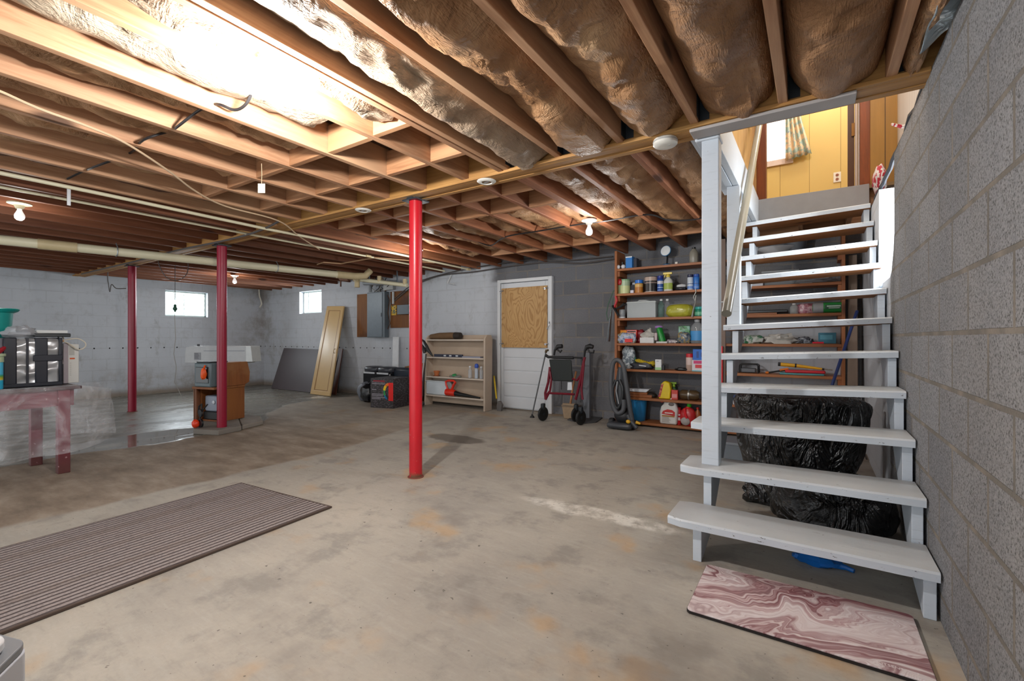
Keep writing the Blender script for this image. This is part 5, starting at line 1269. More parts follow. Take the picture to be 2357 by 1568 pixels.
def bottle_item(px, k, w, h, mat, label, cap='#dddddd', name='bottle', y=5.80, handle=False, label_band=None, group=None, trigger=None):
    q = P3(px, k, y); r = wpx(px, w, y)/2; hh = wpx(px, h, y)
    t = thing(name, label, 'bottle', q, group=group)
    m = plain(mat, .35) if isinstance(mat, str) else mat
    top = hh if not trigger else hh*.72
    MB().lathe([(r*.92, 0), (r, .006), (r, top*.62), (r*.85, top*.74), (r*.42, top*.86), (r*.34, top*.92)], n=20, sy=.7).build('body', m, t)
    if label_band: MB().lathe([(r*.9, top*.12), (r*1.015, top*.12), (r*1.015, top*.52), (r*.9, top*.52)], n=20, sy=.7).build('label_band', plain(label_band, .45), t)
    if not trigger: MB().lathe([(r*.40, top*.90), (r*.43, top*.91), (r*.43, top*.99), (r*.35, top)], n=14).build('cap', plain(cap, .35), t)
    else:
        z = top*.9
        MB().lathe([(r*.45, z), (r*.5, z+.006), (r*.4, z+.03), (r*.25, z+.035)], n=14).box(-r*1.1, r*.9, -.014, .014, z+.035, z+.06).box(-r*1.1, -r*.8, -.008, .008, z+.042, z+.056).prism([(-r*.75, z+.036), (-r*.5, z+.036), (-r*.75, z+.0), (-r*.95, z+.002)], -.008, .008, 'y').build('trigger_head', plain(trigger, .35), t, bevel=.003)
    if handle: MB().tube([(r*.35, 0, top*.86), (r*1.0, 0, top*.84), (r*1.1, 0, top*.68), (r*.9, 0, top*.58)], r*.14, 8).build('handle', m, t)
    return t
def blob_item(px, k, w, h, d, mat, label, cat, name, y=5.82, nz=.3, seed=1, z0=None, pw=.8, group=None):
    q = P3(px, k, y); W_ = wpx(px, w, y); hh = wpx(px, h, y)
    if z0 is not None: q.z = z0
    t = thing(name, label, cat, q, group=group)
    MB().ball((0, 0, hh*.45), (W_/2, d/2, hh*.55), 20, nz=nz, seed=seed, flat=-hh*.45, pw=pw).build('wrap', mat if not isinstance(mat, str) else plain(mat, .4, 0, .2, 20), t)
    return t, W_, hh
# --- top shelf
for px, lb in ((1423, 'white ball at the left end of the top shelf'), (1434.5, 'white ball touching the blue box on the top shelf')):
    q = P3(px, 0, 5.74); r = .028
    solo(MB().ball(q+Vector((0, 0, r)), r, 16), 'small_ball', lb, 'ball', plain('#dcdcdf', .4), group='white balls on the top shelf')
box_item(1448, 0, 15, 27, .12, '#2779c4', 'blue upright carton with a white top edge on the top shelf', panels=((0, 1, .9, 1, '#dfe3e6'),), y=5.74)
box_item(1461, 0, 10, 24, .10, '#2b2c38', 'dark small carton right of the blue one on the top shelf', y=5.80)
can_item(1428, 0, 12, 20, '#8e9390', 'dull glass jar behind the white balls on the top shelf', 'jar', name='glass_jar', y=5.9)
q = P3(1535, 0, 5.80)
t = thing('desk_lamp', 'blue desk lamp with a round white face tilted on the top shelf', 'desk lamp', q)
BL = plain('#1d6fa0', .3)
MB().lathe([(.062, 0), (.062, .01), (.04, .022), (.012, .028)], n=24).build('base', BL, t)
MB().tube([(.0, 0, .02), (.004, .01, .10), (-.005, .02, .15)], .011, 8).build('stem', plain('#15181c', .4), t)
Rl = Rx(math.radians(80)) @ Ry(math.radians(-12))
MB().lathe([(.02, -.055), (.055, -.03), (.068, .0), (.066, .006)], (-.012, -.005, .185), 24, R=Rl).build('shade', BL, t)
MB().lathe([(.063, 0.006), (.06, .012), (.03, .018), (.004, .019)], (-.012, -.005, .185), 24, R=Rl).build('white_face', plain('#dfe2e3', .35), t)
box_item(1557, 0, 6, 6, .03, '#d9d3c8', 'tiny cream box beside the desk lamp base', y=5.76)
bottle_item(1597, 0, 20, 38, '#8f897c', 'beige jug with a black top on the top shelf', cap='#101214', y=5.82, name='jug')
# --- second shelf
can_item(1438, 1, 25, 33, '#a9bf9b', 'pale green and yellow can at the left of the second shelf', bands=((.02, .55, '#ccd49a'), (.9, 1, '#7fa67c')), y=5.80)
blob_item(1427, 1, 10, 14, .05, '#a01c22', 'small red pepper shaped trinket by the pale green can', 'trinket', 'red_trinket', y=5.74, nz=.1, z0=ZS[1]+.115)
solo(MB().box(P3(1427, 1, 5.74).x-.02, P3(1427, 1, 5.74).x+.02, 5.74, 5.775, ZS[1], ZS[1]+.116), 'small_carton', 'dull little carton under the red trinket', 'box', plain('#7b8a60', .6))
box_item(1455, 1, 8, 7, .04, '#d8d7e4', 'little white box between the cans on the second shelf', y=5.745)
box_item(1456, 1, 9, 21, .04, '#161528', 'dark navy packet behind the little white box', y=5.84)
can_item(1471, 1, 19, 30, '#c99a45', 'jar of orange snacks with a blue lid on the second shelf', 'jar', cap='#1f6fd0', cap_h=.045, bands=((.0, .6, '#b9752c'), (.62, .9, '#d9b06a')), name='snack_jar', y=5.78)
can_item(1461, 1, 12, 26, '#c9cbd3', 'white jar half behind the snack jar', 'jar', name='white_jar', y=5.88)
t, r, hh = can_item(1499, 1, 30, 36, '#1a1412', 'wide black and silver tin on the second shelf', bands=((.0, .05, '#c9b6aa'), (.56, .64, '#8d7a70'), (.72, .97, '#b59f92')), y=5.80)
can_item(1520, 1, 14, 37, '#1f4f9e', 'blue aerosol can with a dark blue cap beside the wide tin', cap='#152d86', cap_h=.045, bands=((.62, .86, '#c9ccd8'), (.1, .14, '#a9c3e6'), (.3, .36, '#a9c3e6')), name='aerosol_can', y=5.77)
t = bottle_item(1538, 1, 20, 50, '#cfd0c8', 'white spray bottle with a yellow trigger on the second shelf', trigger='#e3c845', y=5.76, name='spray_bottle', label_band='#9fb04a')
q = P3(1568, 1, 5.80)
t = thing('dust_mask', 'white dust mask lying on dark goggles on the second shelf', 'mask', q)
MB().ball((0, 0, .025), (.075, .05, .028), 14, nz=.1, flat=-.024).build('goggles', plain('#20222a', .3), t)
MB().ball((.005, -.01, .06), (.06, .035, .022), 14, nz=.2, seed=4).build('mask_cup', plain('#c9cacb', .6), t)
for px, c1, cap, lb in ((1589, '#c3ccd6', '#10153f', 'white and navy cleaning can, left of a touching pair'), (1603, '#2a6fc0', '#1d4a9e', 'bright blue cleaning can, right of a touching pair')):
    can_item(px, 1, 13, 36, c1, lb, cap=cap, cap_h=.035, bands=((.1, .3, '#5f86c8'), (.45, .5, '#24407c')), name='cleaning_can', y=5.76)
# clear jug seen past the stair post
bottle_item(1662, 1, 26, 38, glassy('jug_plastic', '#9a9da2', .5, .15), 'clear grey jug seen just right of the stair post', y=5.78, name='jug', cap='#dfe1e3')
# --- third shelf
t, W_, hh = box_item(1476, 2, 66, 38, .18, '#9fa6a6', 'wide frosted clear bin on the third shelf', 'bin', 'storage_bin', y=5.76)
[c_ for c_ in t.children][0].data.materials[0] = glassy('frosted_bin', '#c2c9ca', .7, .25)
MB().box(-W_/2-.008, W_/2+.008, -.018, .178, hh-.02, hh-.008).build('rim', plain('#b9c0be', .3), t, bevel=.003)
MB().tube([(-W_*.2, .06, hh-.01), (-W_*.1, .05, hh+.012), (W_*.1, .06, hh+.01), (W_*.3, .08, hh-.01)], .012, 8).build('contents', glassy('bin_contents', '#d5dad8', .6), t)
can_item(1432, 2, 15, 20, '#8d9194', 'small glass jar left of the frosted bin', 'jar', bands=((.0, .15, '#cfd2d4'),), name='glass_jar', y=5.78)
for px, lb, mt in ((1522, 'clear greenish bottle right of the frosted bin', glassy('green_glass', '#5f7f78', .5, .06)), (1536, 'tall clear glass bottle left of the yellow bowl bag', glassy('clear_glass', '#8f9296', .45, .05))):
    bottle_item(px, 2, 15, 42, mt, lb, cap='#cfd3d3', y=5.80, name='glass_bottle')
n = NT('yellow_green_film'); n.set('Base Color', n.mix(n.noise(scale=14, detail=4), '#8f8a1f', '#b7b546')).set('Roughness', .2); n.bump(n.noise(scale=20, detail=3), .5, .01); MAT['ygreen'] = n.m
t, W_, hh = blob_item(1566, 2, 62, 30, .22, MAT['ygreen'], 'glass bowl wrapped with yellow-green film on the third shelf', 'bowl', 'wrapped_bowl', nz=.05, pw=.7)
MB().lathe([(W_*.40, hh*.86), (W_*.44, hh*.95), (W_*.40, hh*1.0), (W_*.36, hh*.9)], n=28, sy=.42).build('glass_rim', glassy('bowl_glass', '#9a9c9a', .6, .05), t)
can_item(1610, 2, 22, 22, '#157f62', 'squat teal jar by the stair post on the third shelf', 'jar', cap='#1a9c96', cap_h=.03, bands=((.2, .6, '#66b08a'),), name='teal_jar', y=5.76)
t = thing('hanging_tool', 'wire kitchen tool hanging from the second shelf edge', 'utensil', U(1600, 690, Y=5.69))
MB().tube([U(1601, 664, Y=5.69), U(1602, 672, Y=5.688), U(1596, 684, Y=5.688), U(1600, 694, Y=5.688), U(1602, 680, Y=5.688)], .005, 6).tube([U(1601, 694, Y=5.688), U(1596, 712, Y=5.688), U(1593, 730, Y=5.688)], [.006, .009, .012], 8).build('wire_handle', plain('#8f8f88', .35, .4), t, world=True)
# --- fourth shelf
def printed(name, c1, c2, c3, sc=22):
    n = NT(name); v = n.noise(scale=sc, detail=2, dist=.8); n.set('Base Color', n.ramp(v, [(.38, c1), (.5, c2), (.62, c3)])).set('Roughness', .3); n.bump(v, .5, .01); return n.m
t, W_, hh = box_item(1446, 3, 42, 30, .08, '#c9251c', 'red and white packet with an orange top corner, on the fourth shelf', 'packet', 'snack_packet',
                     panels=((.02, .42, .70, .98, '#ea981c'), (.03, .2, .45, .68, '#efb9b2'), (.45, .96, .80, .96, '#e9b9b4'), (.47, .94, .84, .91, '#6e1c18'), (.45, .94, .48, .76, '#cfd0cc'), (.5, .9, .2, .46, '#b8442a')), y=5.84)
t, W_, hh = blob_item(1443, 3, 44, 23, .08, printed('foil_packet', '#5c6f94', '#b9c2d6', '#8f8a6a'), 'silvery blue packet lying in front of the red one', 'packet', 'foil_packet', y=5.75, nz=.2, pw=.6)
MB().box(-.01, .09, -.052, -.040, .01, .055).build('red_label', plain('#d21e1a', .4), t)
blob_item(1476, 3, 18, 30, .10, '#7e1420', 'dark red crumpled packet right of the red and white one', 'packet', 'dark_red_packet', y=5.88, nz=.25, seed=5, pw=.7)
t, W_, hh = box_item(1489, 3, 32, 13, .12, '#cfcfce', 'open white carton of cotton fluff on the fourth shelf', y=5.74)
MB().ball((0, .05, hh+.02), (W_*.5, .06, .06), 18, nz=.5, seed=9).ball((.02, .05, hh+.06), (W_*.2, .03, .05), 12, nz=.6, seed=3).build('cotton_fluff', plain('#b9b6ae', .95, 0, .1, 30, .6), t)
q = P3(1522, 3, 5.78); t = thing('detergent_bottle', 'green bottle with a purple cap lying on a white tray, fourth shelf', 'bottle', q)
MB().tube([(.02, 0, .02), (.0, 0, .10), (-.02, 0, .17), (-.03, 0, .19)], [.062, .058, .055, .045], 16, sq=(.65, 1)).build('body', plain('#1f8a34', .3), t)
MB().ball((-.03, 0, .20), (.05, .035, .022), 14).build('cap', plain('#9b78b0', .4), t)
MB().box(-.075, -.04, -.037, -.02, .03, .13).build('pale_label', plain('#b9a6a8', .4), t, bevel=.01)
box_item(1523, 3, 25, 4, .05, '#c9c9c8', 'flat white dish in front of the green bottle', 'dish', 'flat_dish', y=5.725)
blob_item(1546, 3, 22, 8, .05, printed('paper_scraps', '#7d6f78', '#a9a3a6', '#c7c4c4'), 'scatter of crumpled grey wrappers on the fourth shelf', 'wrappers', 'crumpled_wrappers', y=5.76, nz=.4)
t, W_, hh = blob_item(1575, 3, 30, 26, .08, printed('pebble_bag', '#22303f', '#60707c', '#8e7a4c', 30), 'clear bag of dark stones with a green header on the fourth shelf', 'bag', 'stone_bag', nz=.15, pw=.7, y=5.78)
MB().box(-W_*.42, W_*.42, -.01, .01, hh*.75, wpx(1575, 40)).build('green_header', printed('leaf_header', '#12451c', '#2a7a30', '#7fa9a0', 14), t, bevel=.004)
t = bottle_item(1605, 3, 30, 55, glassy('jug_clear', '#a3a7a9', .55, .12), 'clear jug with a blue label by the stair post, fourth shelf', cap='#b9bcbe', y=5.80, name='jug', label_band='#3f8ec9')
# --- fifth shelf
t, W_, hh = blob_item(1448, 4, 30, 50, .12, printed('bottle_pack_wrap', '#55606a', '#8c979c', '#c3c9cb', 26), 'shrink-wrapped pack of clear bottles at the left of the fifth shelf', 'bottle pack', 'bottle_pack', nz=.12, pw=.6)
MB().lathe([(W_*.505, hh*.30), (W_*.52, hh*.36), (W_*.52, hh*.48), (W_*.505, hh*.54)], n=20, sy=.40/.5*.75).build('green_band', plain('#4fae8c', .4), t)
n = NT('yellow_rope_braid'); wv = n.wave(n.map(None, (1, 1, 1), rot=(.3, .8, 0)), 22, 3, 2, 1); n.set('Base Color', n.mix(wv, '#a88a12', '#e8cc2c')).set('Roughness', .7); n.bump(wv, .8, .01); MAT['rope'] = n.m
q = P3(1484, 4, 5.77)
t = thing('yellow_rope', 'bundle of braided yellow rope on the fifth shelf', 'rope', q)
MB().tube([(-.12, 0, .11), (-.08, 0, .105), (-.02, 0, .085), (.05, 0, .07), (.11, 0, .075), (.125, 0, .06)], [.012, .026, .028, .026, .036, .02], 12).tube([(-.11, .03, .095), (0, .03, .06), (.12, .03, .05)], .024, 10).build('coils', MAT['rope'], t)
t, W_, hh = blob_item(1478, 4, 52, 16, .10, '#1b1d26', 'black fabric straps under the yellow rope', 'fabric', 'black_fabric', y=5.77, nz=.3, seed=7, pw=.7)
MB().tube([(-.02, -.055, .05), (.04, -.06, .045), (.07, -.06, .04)], .008, 6).build('white_piping', plain('#c9cdd2', .5), t)
box_item(1515.5, 4, 14, 24, .04, '#dcdede', 'small white box with a green lower edge, fifth shelf', panels=((0, 1, 0, .25, '#9cc98e'), (.2, .6, .82, .88, '#8f9298')), y=5.74)
box_item(1525, 4, 9, 11, .04, '#20242a', 'small black gadget right of the white and green box', 'gadget', 'small_gadget', y=5.76)
can_item(1588, 4, 17, 40, '#b59a8c', 'canister with a red lid and brown contents on the fifth shelf', 'canister', cap='#c3222c', cap_h=.045, bands=((.45, .98, '#d0b8b0'),), name='canister', y=5.78)
t, W_, hh = box_item(1612, 4, 36, 26, .09, '#d4d2d6', 'white and pink carton at the right of the fifth shelf', panels=((0.1, .9, .68, .95, '#c4286a'), (.2, .95, .3, .6, '#cf3038'), (0, 1, 0, .08, '#58b6c4')), y=5.74)
box_item(1612, 4, 32, 25, .07, '#1f66c2', 'blue carton stacked on the white and pink one', panels=((.25, .4, .2, .8, '#123f86'), (.55, .7, .3, .7, '#123f86')), y=5.75, z0=ZS[4]+hh+.001)
blob_item(1568, 4, 26, 7, .06, '#191a1c', 'black twisted strap left of the red-lidded canister', 'strap', 'black_strap', y=5.76, nz=.4)
# --- sixth shelf
q = P3(1472, 5, 5.80); t = thing('wood_offcuts', 'stack of short reddish boards on the sixth shelf', 'boards', q)
t2 = None
for k, (a_, b_2, z0_) in enumerate(((-.17, .15, 0), (-.16, .10, .034))):
    pass
t.name = 'wood_board'
tag(t, 'lower reddish board in the little stack on the sixth shelf', 'board')
MB().box(-.17, .17, -.05, .08, 0, .034).build('plank', MAT['shelf_wood'], t, smooth=False, bevel=.004)
solo(MB().box(q.x-.17, q.x+.11, q.y-.04, q.y+.08, q.z+.035, q.z+.062), 'wood_board', 'upper reddish board in the little stack on the sixth shelf', 'board', MAT['shelf_wood'], smooth=False, bevel=.003)
solo(MB().prism([(q.x-.19, .0), (q.x+.10, .0), (q.x+.14, .04), (q.x-.19, .03)], q.y-.05, q.y+.07, 'y'), 'white_tray', 'shallow white tray on top of the board stack', 'tray', plain('#cfd3d8', .35), loc=(0, 0, q.z+.066), bevel=.004)
solo(MB().ball((q.x+.14, q.y+.03, q.z+.02), (.07, .06, .045), 12, nz=.2, flat=-.02), 'dark_dish', 'dark round dish right of the board stack', 'dish', plain('#25211f', .4))
q = P3(1533, 5, 5.80); t = thing('yellow_bag', 'upright bright yellow bag with a reddish side on the sixth shelf', 'bag', q)
MB().prism([(-.08, 0), (.06, 0), (.07, .12), (.05, .20), (-.01, .22), (-.05, .18)], -.05, .05, 'y').build('sack', plain('#e2c414', .4), t, bevel=.012)
MB().prism([(-.082, .02), (-.055, .02), (-.015, .19), (-.045, .18)], -.053, -.040, 'y').build('red_side_print', printed('fruit_print', '#8a1f2c', '#c0392f', '#c08a60', 40), t, bevel=.002)
t, W_, hh = box_item(1553, 5, 14, 22, .05, '#c8463c', 'small red and pink carton beside the yellow bag', panels=((.1, .9, .2, .6, '#d98c8c'),), y=5.76)
bottle_item(1551, 5, 14, 40, '#2c5a24', 'green garden bottle behind the red carton', cap='#76b82f', y=5.90, name='garden_bottle', trigger='#9ac43c')
q = P3(1590, 5, 5.82); t = thing('glass_jar_lying', 'brown jar lying on its side on the sixth shelf', 'jar', q); t.name = 'lying_jar'
MB().lathe([(.045, -.12), (.06, -.10), (.06, .06), (.045, .09), (.04, .1)], (0, 0, .061), 18, R=Ry(PI/2)).build('body', plain('#54432e', .25, 0, .35, 25), t)
MB().lathe([(.058, -.03), (.064, -.025), (.064, -.01), (.058, -.005)], (0, 0, .061), 18, R=Ry(PI/2)).build('metal_ring', plain('#8f8c84', .3, .6), t)
# --- bottom shelf
def bucket(px, zb, label, col, w, h, y=5.72, name='bucket'):
    q = U(px, 900, Y=y); r = w*mpp(q)/2; hh = h*mpp(q)
    t = thing(name, label, 'bucket', (q.x, y, zb))
    MB().lathe([(r*.70, 0), (r*.72, .004), (r*.95, hh*.92), (r*1.05, hh*.93), (r*1.05, hh), (r*.93, hh), (r*.68, .012)], n=30).build('tub', plain(col, .35), t)
    MB().tube([(-r*1.0, 0, hh*.92), (-r*.6, -r*.75, hh*.84), (0, -r*1.0, hh*.80), (r*.6, -r*.75, hh*.84), (r*1.0, 0, hh*.92)], .004, 6).build('handle', plain(col, .35), t)
    return t
bucket(1469, ZS[6]+.001, 'blue plastic bucket on the lowest shelf beside the vacuum cleaner', '#2a86c2', 43, 54, y=5.83)
q = P3(1541, 6, 5.78); W_ = wpx(1541, 40); hh = wpx(1541, 56)
t = thing('weed_killer_jug', 'tall white jug with a red label on the lowest shelf', 'jug', q)
JW = plain('#d3d1cc', .4)
MB().prism([(-W_*.5, 0), (W_*.45, 0), (W_*.5, hh*.62), (W_*.40, hh*.9), (W_*.1, hh*1.0), (-W_*.15, hh*.92), (-W_*.42, hh*.72), (-W_*.5, hh*.5)], -.05, .05, 'y').build('body', JW, t, bevel=.02)
MB().tube([(-W_*.28, 0, hh*.80), (-W_*.1, 0, hh*.95), (W_*.12, 0, hh*1.03), (W_*.34, 0, hh*.95)], .016, 10).build('handle', JW, t)
MB().ball((W_*.16, -.052, hh*.83), (W_*.16, .004, hh*.07), 14).build('grip_hollow', plain('#6d6560', .5), t)
MB().lathe([(.018, hh*.86), (.02, hh*.88), (.02, hh*.98), (.014, hh)], (-W_*.42, 0, 0), 12).build('cap', plain('#c8333a', .35), t)
MB().prism([(-W_*.38, hh*.42), (W_*.36, hh*.36), (W_*.36, hh*.52), (W_*.2, hh*.60), (-W_*.05, hh*.62), (-W_*.3, hh*.54)], -.0535, -.050, 'y').build('red_label', plain('#bd2620', .4), t, smooth=False)
MB().box(-W_*.36, W_*.34, -.0532, -.050, hh*.31, hh*.37).build('brown_band', plain('#a5712f', .4), t)
print_lines(t, -W_*.36, W_*.3, -.052, hh*.08, hh*.30, 5, plain('#9a9086', .5), seed=4)
MB().box(-W_*.2, W_*.25, -.0555, -.0535, hh*.45, hh*.49).build('white_lettering_bar', plain('#e3d9d4', .4), t)
can_item(1563, 6, 10, 40, '#c2232a', 'slim red bottle between the white jug and the round red jug', 'bottle', bands=((.3, .5, '#dfd6d6'), (.62, .72, '#dfd6d6')), name='red_bottle', y=5.80, cap='#a3191f', cap_h=.03)
q = P3(1584, 6, 5.78); t = thing('fuel_jug', 'round red jug with a bright green cap on the lowest shelf', 'jug', q)
MB().ball((0, 0, .105), (.092, .06, .12), 20, flat=-.105, pw=.85).build('body', plain('#b8282a', .3), t)
MB().tube([(.0, 0, .19), (.0, 0, .23)], .03, 12).tube([(-.03, -.05, .21), (-.02, -.06, .15), (.0, -.062, .10)], .016, 8).build('spout', plain('#d42028', .35), t)
MB().lathe([(.024, .228), (.026, .232), (.026, .27), (.018, .275)], (.012, 0, 0), 14).build('cap', plain('#2fae28', .35), t)
MB().ball((-.02, -.052, .06), (.055, .02, .05), 14).build('grey_label', plain('#a39c98', .5), t)
bottle_item(1606, 6, 14, 44, '#9a5226', 'amber bottle with a red cap beside the round red jug', cap='#c8302a', y=5.80, name='amber_bottle')
# --- right-hand part, seen between the treads
t = bucket(1830, ZS[0]+.001, 'grey bucket on the top shelf, seen above the upper treads', '#5a5f66', 52, 40, y=5.84)
q = P3(1787, 0, 5.80); solo(MB().lathe([(.05, 0), (.09, .03), (.185, .085), (.19, .095), (.17, .09), (.06, .01)], (q.x, 5.80, q.z), 28, sy=.8), 'mixing_bowl', 'wide pale bowl on the top shelf behind the upper treads', 'bowl', plain('#b9bbbe', .4))
t, W_, hh = box_item(1795, 1, 72, 34, .18, '#8f9498', 'wide clear storage bin on the second shelf behind the treads', 'bin', 'storage_bin', y=5.78)
[c_ for c_ in t.children][0].data.materials[0] = glassy('frosted_bin_dark', '#83888c', .7, .3)
MB().box(-W_/2-.006, W_/2+.006, -.016, .176, hh-.014, hh).build('rim', plain('#9da2a5', .4), t, bevel=.003)
box_item(1744, 1, 22, 22, .10, '#b9bdc6', 'pale flat-sided carton at the left of the clear bin behind the treads', panels=((0, .4, .3, .42, '#b0524c'),), y=5.74)
blob_item(1870, 1, 80, 12, .16, glassy('crinkled_film', '#a9a9ad', .65, .15), 'crinkled clear plastic spread along the second shelf behind the treads', 'plastic wrap', 'crinkled_wrap', y=5.80, nz=.5, seed=14, pw=.7)
def roll_item(px, k, w, h, mats, label, name, cat, y=5.80):
    q = P3(px, k, y); L_ = wpx(px, w, y); r = wpx(px, h, y)/2
    t = thing(name, label, cat, q)
    MB().lathe([(r*.8, -L_/2), (r, -L_/2+.01), (r, L_/2-.01), (r*.8, L_/2)], (0, 0, r), 20, R=Ry(PI/2)).build('roll', mats, t)
    return t, L_, r
t, L_, r = roll_item(1907, 2, 62, 25, plain('#2f8a44', .35), 'green wrapped paper roll at the right end of the third shelf', 'wrapped_roll', 'roll')
MB().box(-.03, L_*.42, -r-.003, -r+.012, r*.7, r*1.5).build('dark_label', plain('#0d4a28', .4), t, bevel=.002)
MB().box(-.015, L_*.36, -r-.0055, -r-.002, r*1.12, r*1.36).box(.0, L_*.33, -r-.0055, -r-.002, r*.84, r*.98).build('lettering_bars', plain('#a9c2b2', .4), t)
MB().lathe([(r*1.01, -L_/2+.005), (r*1.03, -L_/2+.01), (r*1.03, -L_/2+.09), (r*1.01, -L_/2+.095)], (0, 0, r), 20, R=Ry(PI/2)).build('white_band', plain('#a3a6ab', .45), t)
blob_item(1858, 2, 42, 24, .12, printed('pink_pack', '#8c4e5c', '#b98390', '#c9b0b4', 36), 'dusty pink packet left of the green roll', 'packet', 'pink_packet', nz=.1, pw=.6)
t = bottle_item(1828, 2, 18, 24, glassy('clear_jar', '#b3b6b6', .5, .06), 'clear jar left of the pink packet', y=5.78, name='clear_jar')
q = P3(1765, 2, 5.80); t = thing('black_case', 'flat black case with brown edge behind the treads, third shelf', 'case', q)
MB().box(-.20, .20, -.05, .12, .02, .05).build('case_body', plain('#17171a', .3), t, bevel=.006)
MB().box(-.21, .10, -.06, .10, 0, .019).build('brown_board', MAT['shelf_wood'], t, smooth=False)
t, W_, hh = blob_item(1735, 3, 42, 20, .14, printed('green_white_bag', '#2a6a48', '#a9b3a8', '#c3c6c2', 18), 'green and white crumpled bag on the fourth shelf behind the treads', 'bag', 'crumpled_bag', nz=.3, seed=21)
blob_item(1797, 3, 60, 22, .12, '#b9b6b0', 'off-white rag heaped on the fourth shelf behind the treads', 'rag', 'white_rag', nz=.55, seed=15, y=5.76)
blob_item(1850, 3, 34, 16, .10, printed('shiny_parts', '#25282e', '#6b6f78', '#a9aeb6', 30), 'heap of shiny grey oddments right of the white rag', 'oddments', 'metal_oddments', nz=.4, seed=16)
t, W_, hh = box_item(1904, 3, 34, 26, .09, '#2f6f85', 'teal blue packet at the right of the fourth shelf', 'packet', 'teal_packet', panels=((.1, .8, .4, .8, '#4f93a8'),), y=5.80)
solo(MB().tube([P3(1870, 3, 5.73)+Vector((0, 0, .012)), P3(1896, 3, 5.73)+Vector((0, 0, .012))], .011, 8), 'red_marker', 'thin red stick in front of the teal packet', 'stick', plain('#d3203c', .35))
solo(MB().box(P3(1860, 3).x-.15, P3(1930, 3).x, 5.72, 5.78, ZS[3]+.0, ZS[3]+.006), 'brown_paper', 'torn brown paper sheet on the fourth shelf edge behind the treads', 'paper', plain('#6d4a30', .8))
q = P3(1726, 4, 5.80); t = thing('wire_rack', 'black wire box rack on the fifth shelf behind the treads', 'rack', q)
m = MB()
for y_ in (-.05, .09):
    m.tube([(-.10, y_, .0), (-.10, y_, .085), (-.09, y_, .098), (.07, y_, .098), (.085, y_, .085), (.085, y_, 0.0)], .007, 8)
m.tube([(-.095, -.05, .098), (-.095, .09, .098)], .006, 6).tube([(.08, -.05, .095), (.08, .09, .095)], .006, 6).build('frame', BK, t)
MB().box(-.09, .06, -.03, .07, .005, .055).build('tray_inside', plain('#5b5e63', .4), t, bevel=.01)
q = P3(1845, 4, 5.76)
t = thing('plastic_tray', 'flat teal tray lying under the red one on the fifth shelf', 'tray', q)
MB().box(-.20, .20, -.05, .10, 0, .022).build('tray', plain('#4f8f94', .4), t, bevel=.008)
t = thing('plastic_tray', 'flat red tray lying on the teal one on the fifth shelf', 'tray', q+Vector((.03, 0, .0225)))
MB().box(-.18, .18, -.05, .09, 0, .03).build('tray', plain('#c3202c', .35), t, bevel=.01)
t = thing('garden_loppers', 'yellow-handled long tool lying across the red tray', 'tool', q+Vector((0, .0, .054)))
MB().tube([(-.19, -.02, .055), (-.05, -.02, .045), (.18, -.02, .018)], [.020, .019, .011], 10).build('yellow_grip', plain('#e0a51c', .35), t)
MB().tube([(-.215, -.02, .056), (-.19, -.02, .055)], .020, 10).tube([(-.06, -.02, .046), (-.045, -.02, .045)], .021, 10).tube([(.18, -.02, .018), (.20, -.02, .016)], .011, 8).build('black_band', BK, t)
MB().tube([(.20, -.02, .016), (.27, -.02, .012)], .006, 8).build('steel_tip', plain('#a9adb0', .25, .9), t)
t = thing('pruning_tool', 'black and orange hand tool poking left from the red tray', 'tool', P3(1795, 4, 5.74))
MB().tube([(-.11, 0, .014), (-.03, 0, .032), (.07, 0, .052)], [.010, .009, .012], 8).build('black_handle', BK, t)
MB().tube([(-.135, 0, .013), (-.105, 0, .015)], .013, 8).tube([(.0, 0, .045), (.08, 0, .062)], .013, 8).build('orange_grip', plain('#d9751f', .4), t)
q = P3(1715, 5, 5.80)
blob_item(1715, 5, 50, 22, .14, printed('blue_tarp', '#1c3a8a', '#2c56b0', '#7f93c9', 18), 'folded blue tarp on the sixth shelf beside the black bag', 'tarp', 'blue_tarp', nz=.25, seed=18)
box_item(1712, 5, 45, 9, .10, '#c9ccd0', 'white slab of packing foam in front of the blue tarp', 'foam', 'packing_foam', y=5.715, z0=ZS[5]+.0005)
# red bar hanging beside the post
rb0, rb1 = U(1659, 797, Y=5.66), U(1659, 985, Y=5.66)
solo(MB().box(rb0.x-.022, rb0.x+.022, 5.64, 5.672, max(0.002, rb1.z), rb0.z), 'red_level', 'long bright red bar standing upright in front of the shelves by the stair post', 'level', plain('#d8121e', .35), bevel=.003)

# ------------------------------------------------------------------ hung on the left shelf upright
t = thing('fly_swatter', 'green wire-handled swatter hanging on the left shelf upright', 'swatter', U(1402, 720, Y=5.66))
MB().tube([U(1413, 668, Y=5.69), U(1400, 700, Y=5.67), U(1396, 722, Y=5.67), U(1399, 738, Y=5.67), U(1404, 730, Y=5.67), U(1407, 710, Y=5.68), U(1411, 685, Y=5.69)], .006, 8).build('loop', plain('#1d4f30', .4), t, world=True)
t = thing('metal_chute', 'long shiny metal crevice piece hanging on the left shelf upright', 'nozzle', U(1400, 750, Y=5.66))
MB().tube([U(1408, 712, Y=5.67), U(1404, 745, Y=5.67), U(1400, 786, Y=5.67)], [.010, .035, .058], 12, sq=(.35, 1)).build('chute', plain('#98a0a4', .2, .8), t, world=True)
t = thing('red_clamp', 'red and black clamp hanging at the left shelf upright', 'clamp', U(1418, 700, Y=5.68))
MB().tube([U(1417, 682, Y=5.685), U(1420, 692, Y=5.68), U(1416, 702, Y=5.68), U(1414, 710, Y=5.68)], .014, 8).build('red_grip', plain('#b51a22', .35), t, world=True)
